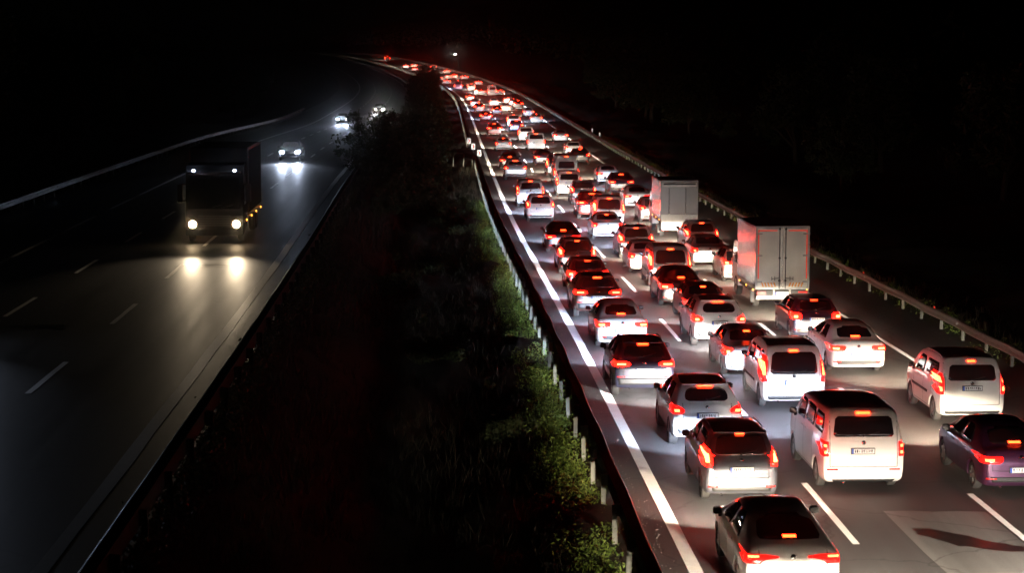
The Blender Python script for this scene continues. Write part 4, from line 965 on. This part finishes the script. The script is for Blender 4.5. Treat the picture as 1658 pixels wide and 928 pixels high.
# ------------------------------------------------------------------ the empty carriageway: oncoming truck and cars
TRUCKH = emit('truck_headlight_lit', (1, .72, .42), 36, (.8, .8, .8)); DARKP = simple('dark_cab_paint', (.010, .009, .008), .5); CURT = simple('dull_tarpaulin', (.008, .007, .006), 1, noise=.3, nscale=2)
for _m in (CURT, DARKP): _m.node_tree.nodes['Principled BSDF'].inputs['Specular IOR Level'].default_value = 0
def oncoming_truck(s, o_):
    p = pos(s, o_, .006, True); d = pos(s + 8, o_, 0, True) - p
    r = empty('oncoming_truck', p, math.atan2(-d.x, d.y), label='dark oncoming truck with two blue-white roof lamps and warm headlights', category='truck')
    w = 1.22
    m = MB(); prof = [(0, .35), (0, 1.15), (.06, 1.35), (.35, 2.95), (.62, 3.3), (2.0, 3.35), (2.0, .6), (.25, .35)]; n_ = len(prof)
    m.add([(-w, y, z) for y, z in prof] + [(w, y, z) for y, z in prof], [list(range(n_))[::-1], list(range(n_, 2 * n_))] + [[k, (k + 1) % n_, n_ + (k + 1) % n_, n_ + k] for k in range(n_)])
    obj('cab', m.mesh('cab', DARKP), r)
    m = MB(); m.add([(-w + .1, .055, 1.45), (w - .1, .055, 1.45), (w - .16, .29, 2.72), (-w + .16, .29, 2.72)], [[0, 1, 2, 3]]); obj('windscreen', m.mesh('ws', GLASS), r)
    for sx in (-1, 1):
        m = MB(); m.tube((sx * .25, .07, 1.47), (sx * .25 + .55, .09, 1.62), .012, 5); obj('wiper', m.mesh('wp', TRIM), r)
        m = MB(); a, b = sorted((sx * (w + .12), sx * (w + .34))); m.box(a, b, .05, .2, 1.75, 2.5, bev=.03); m.tube((sx * w, .3, 2.5), (sx * (w + .22), .12, 2.5), .025); m.tube((sx * w, .3, 1.8), (sx * (w + .22), .12, 1.8), .025); obj('wing_mirror', m.mesh('wm', TRIM), r)
        m = MB(); a, b = sorted((sx * (w + .001), sx * (w + .01))); m.box(a, b, .6, 1.5, 1.6, 2.5); obj('side_window', m.mesh('sw', GLASS), r)
        m = MB(); m.tube((sx * .93, -.03, .8), (sx * .93, .02, .8), .16, 20); obj('headlight', m.mesh('hl', TRUCKH), r)
        m = MB(); m.box(sx * .87 - .05, sx * .87 + .05, .13, .2, 3.02, 3.12, bev=.01); obj('roof_lamp', m.mesh('rl', emit('roof_marker_lit', (.6, .72, 1.0), 60, (.8, .8, .8))), r)
        lo = bpy.data.objects.new('beam', spot_data('gold', 1500, size=40)); col.objects.link(lo); lo.parent = r; lo.location = (sx * .93, -.10, .8); lo.scale = (1, .22, 1); lo.rotation_euler = (R(90 - 3.6), 0, math.pi)
    m = MB(); m.box(-w + .1, w - .1, .1, .3, 2.95, 3.05, bev=.02); obj('sun_visor', m.mesh('sv', TRIM), r)
    m = MB()
    for k in range(5): m.box(-.7, .7, -.02, .0, .72 + k * .1, .78 + k * .1)
    obj('grille_slat', m.mesh('gr', TRIM), r, kind='stuff')
    m = MB(); m.box(-w, w, -.06, .1, .32, .62, bev=.03); obj('bumper', m.mesh('bu', DARKP), r)
    m = MB(); m.box(-1.25, 1.25, 2.35, 9.4, 1.0, 3.95, bev=.03); obj('cargo_box', m.mesh('cb', CURT), r)
    for sx in (-1, 1):
        m = MB()
        for y in (2.38, 9.32): a, b = sorted((sx * 1.25, sx * 1.275)); m.box(a, b, y, y + .08, 1.0, 3.95)
        m.box(*sorted((sx * 1.25, sx * 1.28)), 2.38, 9.4, 3.86, 3.97); m.box(*sorted((sx * 1.25, sx * 1.28)), 2.38, 9.4, .98, 1.12); obj('box_edge_trim', m.mesh('be', ALU), r)
        for k in range(4):
            m = MB(); m.box(-.02, .02, -.05, .05, -.035, .035, bev=.01); q = obj('side_marker', m.mesh('sm', AMBER), r); q.location = (sx * 1.30, .9 + k * 2.55, .92)
    m = MB(); m.box(-.5, .5, .4, 9.2, .7, .98); obj('chassis', m.mesh('ch', TRIM), r)
    tm, rmm = WH['truck']
    for y in (1.0, 6.6, 7.8):
        for sx in (-1, 1):
            q = obj('wheel', tm, r); q.location = (sx * 1.05, y, .42); q.rotation_euler = (0, 0, 0 if sx > 0 else math.pi); obj('rim', rmm, q)
    return r
oncoming_truck(67.0, -14.35)
TYPES_ON = {}
G2 = 'oncoming cars on the empty carriageway'
vehicle('sedan', 'black', 140 , -15.9, 'oncoming car with blue-white headlights behind the dark truck', 'off', 'cool', 2400, left=True, oncoming=True, nbeam=2, group=G2)
vehicle('hatchback', 'grey', 250, -17.5, 'oncoming car with close blue-white headlights left of the bush', 'off', 'cool', 2400, left=True, oncoming=True, nbeam=2, group=G2)
vehicle('mpv', 'grey', 296, -14.2, 'farthest oncoming car with yellowish headlights over the bush', 'off', 'neutral', 2300, left=True, oncoming=True, nbeam=2, group=G2)
vehicle('sedan', 'silver', 42, -20.8, 'oncoming silver car just outside the left edge', 'off', 'cool', 900, left=True, oncoming=True, nbeam=2, group=G2, turn=.20)

# ------------------------------------------------------------------ plants
def leaf_quad(m, c, size, rg, mi=0, up=.3):
    a = Vector((rg.gauss(0, 1), rg.gauss(0, 1), rg.gauss(0, 1) + up)).normalized(); b = a.orthogonal().normalized()
    b = (Matrix.Rotation(rg.random() * 6.28, 3, a) @ b); c2 = a.cross(b)
    m.add([c - b * size, c + c2 * size * .45, c + b * size * 1.1, c - c2 * size * .45], [[0, 1, 2, 3]], mi)
def tree_meshes(seed, H_, rad, nclump, nleaf, leaf, base=.28, mat=LEAF):
    rg = random.Random(seed); t = MB(); tips = []
    def branch(p, d, l, r, lev):
        q = p + d * l; t.tube(p, q, r, 6 if lev < 2 else 4, r2=r * .6)
        if lev >= 3: tips.append(q); return
        for k in range(3 if lev else 5):
            a = rg.random() * 6.28; sp = .55 + rg.random() * .5
            nd = (d + Vector((math.cos(a) * sp, math.sin(a) * sp, rg.uniform(-.1, .45)))).normalized(); branch(q - d * l * rg.uniform(0, .4), nd, l * rg.uniform(.55, .8), r * .55, lev + 1)
    branch(Vector((0, 0, -.3)), Vector((rg.uniform(-.06, .06), rg.uniform(-.06, .06), 1)).normalized(), H_ * base + .3, H_ * .028, 0)
    m = MB(); cl = []
    for k in range(nclump):
        if k < len(tips) and rg.random() < .8: c = tips[k] + Vector((rg.gauss(0, .2), rg.gauss(0, .2), rg.gauss(0, .2)))
        else:
            a = rg.random() * 6.28; zz = rg.uniform(.22, 1.0); rr = rad * math.sqrt(max(.05, 1 - ((zz - .5) / .62) ** 2)) * (.5 + .6 * rg.random()); c = Vector((math.cos(a) * rr, math.sin(a) * rr, zz * H_))
        cs = rad * rg.uniform(.13, .30)
        for j in range(nleaf):
            v = Vector((rg.gauss(0, 1), rg.gauss(0, 1), rg.gauss(0, .8))); v = v.normalized() * cs * rg.random() ** .4; leaf_quad(m, c + v, leaf * rg.uniform(.6, 1.3), rg)
    return t.mesh('trunk', BARK), m.mesh('crown', mat)
TREES = [tree_meshes(1, 6.0, 2.6, 95, 55, .16, .22), tree_meshes(2, 7.5, 2.8, 110, 50, .18, .3), tree_meshes(3, 4.0, 1.9, 70, 50, .12, .12), tree_meshes(4, 2.0, 1.3, 40, 50, .08, .08), tree_meshes(5, 9.5, 3.2, 130, 45, .2, .3)]
def tree(k, s, o_, z, label, sc_=1.0, group=None, name='tree', cat='tree', rot=None):
    r = empty(name, pos(s, o_, z), random.random() * 6.28 if rot is None else rot, label=label, category=cat)
    if group: r['group'] = group
    r.scale = (sc_, sc_, sc_)
    obj('trunk', TREES[k][0], r); obj('crown', TREES[k][1], r)
    return r
gm = 'trees and bushes in the median'
for k, s, o_, sc_, lab in (
  (0, 112, -8.9, .78, 'big dark median tree with ragged left outline against the lit road'),
  (0, 122, -6.6, .95, 'rounded median tree right of the ragged one'),
  (1, 134, -8.0, .60, 'median tree below the farthest oncoming headlights'),
  (1, 147, -5.4, .75, 'tall median tree behind the rounded one'),
  (0, 160, -7.6, .58, 'median tree hiding the far part of the empty road'),
  (1, 178, -5.8, .75, 'dark median tree left of the arrow boards'),
  (0, 196, -6.0, .80, 'dark median tree beyond the arrow boards'),
  (0, 108, -6.2, .72, 'bushy median tree filling the gap right of the ragged one'),
  (0, 119, -8.6, .60, 'low round median tree right behind the ragged one'),
  (0, 129, -6.9, .62, 'second low round median tree, behind the first'),
  (2, 114, -9.0, .75, 'shrub at the foot of the ragged median tree'),
  (2, 104, -5.2, 1.0, 'low bushy median shrub in front of the big trees'),
  (2, 92, -7.6, .8, 'low median shrub beside the thin shiny rail'),
  (2, 97, -3.6, .6, 'small shrub close to the posts of the left guard rail'),
  (2, 218, -6.0, 1.2, 'far median bush where the queue starts to bend'),
  (1, 245, -7.0, .9, 'far median tree beyond the bend start'),
  (1, 275, -7.5, .9, 'slim far median tree, second in the row up the bend'),
  (1, 305, -7.0, .9, 'slim far median tree, third in the row up the bend'),
  (1, 340, -7.2, .9, 'slim far median tree, fourth in the row up the bend'),
  (1, 385, -7.0, .95, 'last median tree high up the bend'),
  (3, 78, -5.2, 1.0, 'knee-high dry bush in the near median, upper one'),
  (3, 62, -6.4, 1.1, 'knee-high dry bush in the middle of the near median'),
  (3, 47, -5.0, 1.1, 'low dark bush near the bottom middle of the picture'),
  (3, 34, -3.4, .9, 'leafy bush close to the white posts near the bottom')):
    tree(k, s, o_, ground_z(s, o_), lab, sc_, gm, 'bush' if k in (2, 3) else 'tree', 'bush' if k in (2, 3) else 'tree')
rg = random.Random(11)
side_labels = []
for i in range(26):
    s = 40 + i * 17 + rg.uniform(-4, 4); o_ = 24 + rg.uniform(0, 16) + (6 if i % 3 == 0 else 0)
    k = rg.choice((0, 1, 2, 4)); tree(k, s, o_, ground_z(s, o_), 'dark roadside tree beyond the right guard rail, %s in the row from the near end' % ORD[i + 1], rg.uniform(.8, 1.3), 'trees beyond the right guard rail')
for i in range(14):
    s = 60 + i * 24 + rg.uniform(-4, 4); o_ = -32 - rg.uniform(0, 14)
    k = rg.choice((0, 1, 2, 4)); tree(k, s, o_, ground_z(s, o_), 'black tree beyond the far left guard rail, %s from the near end' % ORD[i + 1], rg.uniform(.8, 1.3), 'trees beyond the far left guard rail')
# far wood on both hillsides, one mass
m = MB(); rg = random.Random(5)
for i in range(2600):
    s = rg.uniform(60, 1150); o_ = rg.choice((1, 1, -1)) * rg.uniform(46, 330)
    if o_ < 0: o_ -= 10
    p = pos(s, o_, ground_z(s, o_)); hh = rg.uniform(5, 11)
    for j in range(26):
        a = rg.random() * 6.28; t = rg.random(); rr = 2.6 * math.sqrt(max(.1, 1 - (t - .3) ** 2 * 1.6)) * rg.random() ** .4
        leaf_quad(m, p + Vector((math.cos(a) * rr, math.sin(a) * rr, t * hh)), rg.uniform(.5, 1.0), rg)
obj('far_wood', m.mesh('far_wood', LEAF), kind='stuff', label='black wooded hillsides on both sides of the motorway', category='wood')
# grass and weeds of the median and verges
m = MB(); rg = random.Random(3)
def tuft(m, p, h, n, spread, mi=0):
    for j in range(n):
        a = rg.random() * 6.28; b = p + Vector((math.cos(a), math.sin(a), 0)) * rg.random() * spread
        lean = Vector((rg.gauss(0, .35), rg.gauss(0, .35), 1)).normalized() * h * rg.uniform(.5, 1.1); sd = Vector((math.cos(a + 1.5), math.sin(a + 1.5), 0)) * (.006 + h * .012)
        m.add([b - sd, b + sd, b + lean * .6 + sd * .6, b + lean * 1.0, b + lean * .6 - sd * .6], [[0, 1, 2, 3, 4]], mi)
for i in range(5200):
    s = 12 + 150 * rg.random() ** 1.5; o_ = rg.uniform(-9.4, -1.6)
    tuft(m, pos(s, o_, ground_z(s, o_)), rg.uniform(.15, .5) * (1 + s / 150), 6, .18)
for i in range(2600):
    s = 12 + 220 * rg.random() ** 1.3; o_ = rg.choice((14.6, 14.9, 15.4, 16.4)) + rg.uniform(-.15, .8)
    tuft(m, pos(s, o_, ground_z(s, o_)), rg.uniform(.15, .55), 6, .2)
for i in range(900):
    s = 20 + 200 * rg.random(); o_ = rg.uniform(-30, -26.9); tuft(m, pos(s, o_, ground_z(s, o_)), rg.uniform(.2, .5), 6, .25)
obj('wild_grass', m.mesh('wild_grass', GRASSM), kind='stuff', label='dry wild grass covering the median strip and verges', category='grass')
m = MB()
for i in range(2300):
    s = 10 + 110 * rg.random() ** 1.5; o_ = -1.62 + rg.gauss(0, .17) - .35 * rg.random() ** 2 * 2; hgt = rg.uniform(.12, .62) * (.6 + .5 * math.sin(s * .7) ** 2)
    p = pos(s, o_, ground_z(s, o_))
    for j in range(26): leaf_quad(m, p + Vector((rg.gauss(0, .12), rg.gauss(0, .16), hgt * rg.random())), rg.uniform(.018, .05), rg)
for i in range(700):
    s = 20 + 190 * rg.random(); o_ = rg.choice((13.75, 14.1, 14.5)) + rg.gauss(0, .12); hgt = rg.uniform(.1, .45)
    p = pos(s, o_, ground_z(s, o_) * .5)
    for j in range(18): leaf_quad(m, p + Vector((rg.gauss(0, .14), rg.gauss(0, .2), hgt * rg.random())), rg.uniform(.02, .06), rg)
obj('roadside_weeds', m.mesh('roadside_weeds', WEED), kind='stuff', label='green leafy weeds growing between the guard rail posts', category='weeds')
m = MB()
for i in range(1500):
    s = -5 + 150 * rg.random() ** 1.2; o_ = -9.62 + rg.gauss(0, .10); hgt = rg.uniform(.45, .72)
    p = pos(s, o_, ground_z(s, o_) - .05)
    for j in range(22): leaf_quad(m, p + Vector((rg.gauss(0, .18), rg.gauss(0, .2), hgt * rg.random())), rg.uniform(.03, .075), rg)
obj('verge_weeds', m.mesh('verge_weeds', LEAF), kind='stuff', label='dark weeds along the thin shiny guard rail', category='weeds')

# ------------------------------------------------------------------ thin haze added round the whole scene to give the lamps their bloom
bm = bmesh.new(); bmesh.ops.create_cube(bm, size=1); me = bpy.data.meshes.new('haze'); bm.to_mesh(me); bm.free()
hz = bpy.data.materials.new('bloom_haze'); hz.use_nodes = True; nt = hz.node_tree; nt.nodes.remove(nt.nodes['Principled BSDF'])
v = nt.nodes.new('ShaderNodeVolumePrincipled'); v.inputs['Density'].default_value = .0006; v.inputs['Color'].default_value = (.97, .97, .97, 1); v.inputs['Anisotropy'].default_value = .993
nt.links.new(v.outputs[0], nt.nodes['Material Output'].inputs['Volume']); me.materials.append(hz)
zs = [o.matrix_world.translation.z for o in bpy.data.objects]
hzo = obj('haze', me, kind='stuff', label='thin haze added over the motorway to make the lamps bloom', category='haze'); hzo.scale = (3600, 3200, 150); hzo.location = (-100, 900, 60)
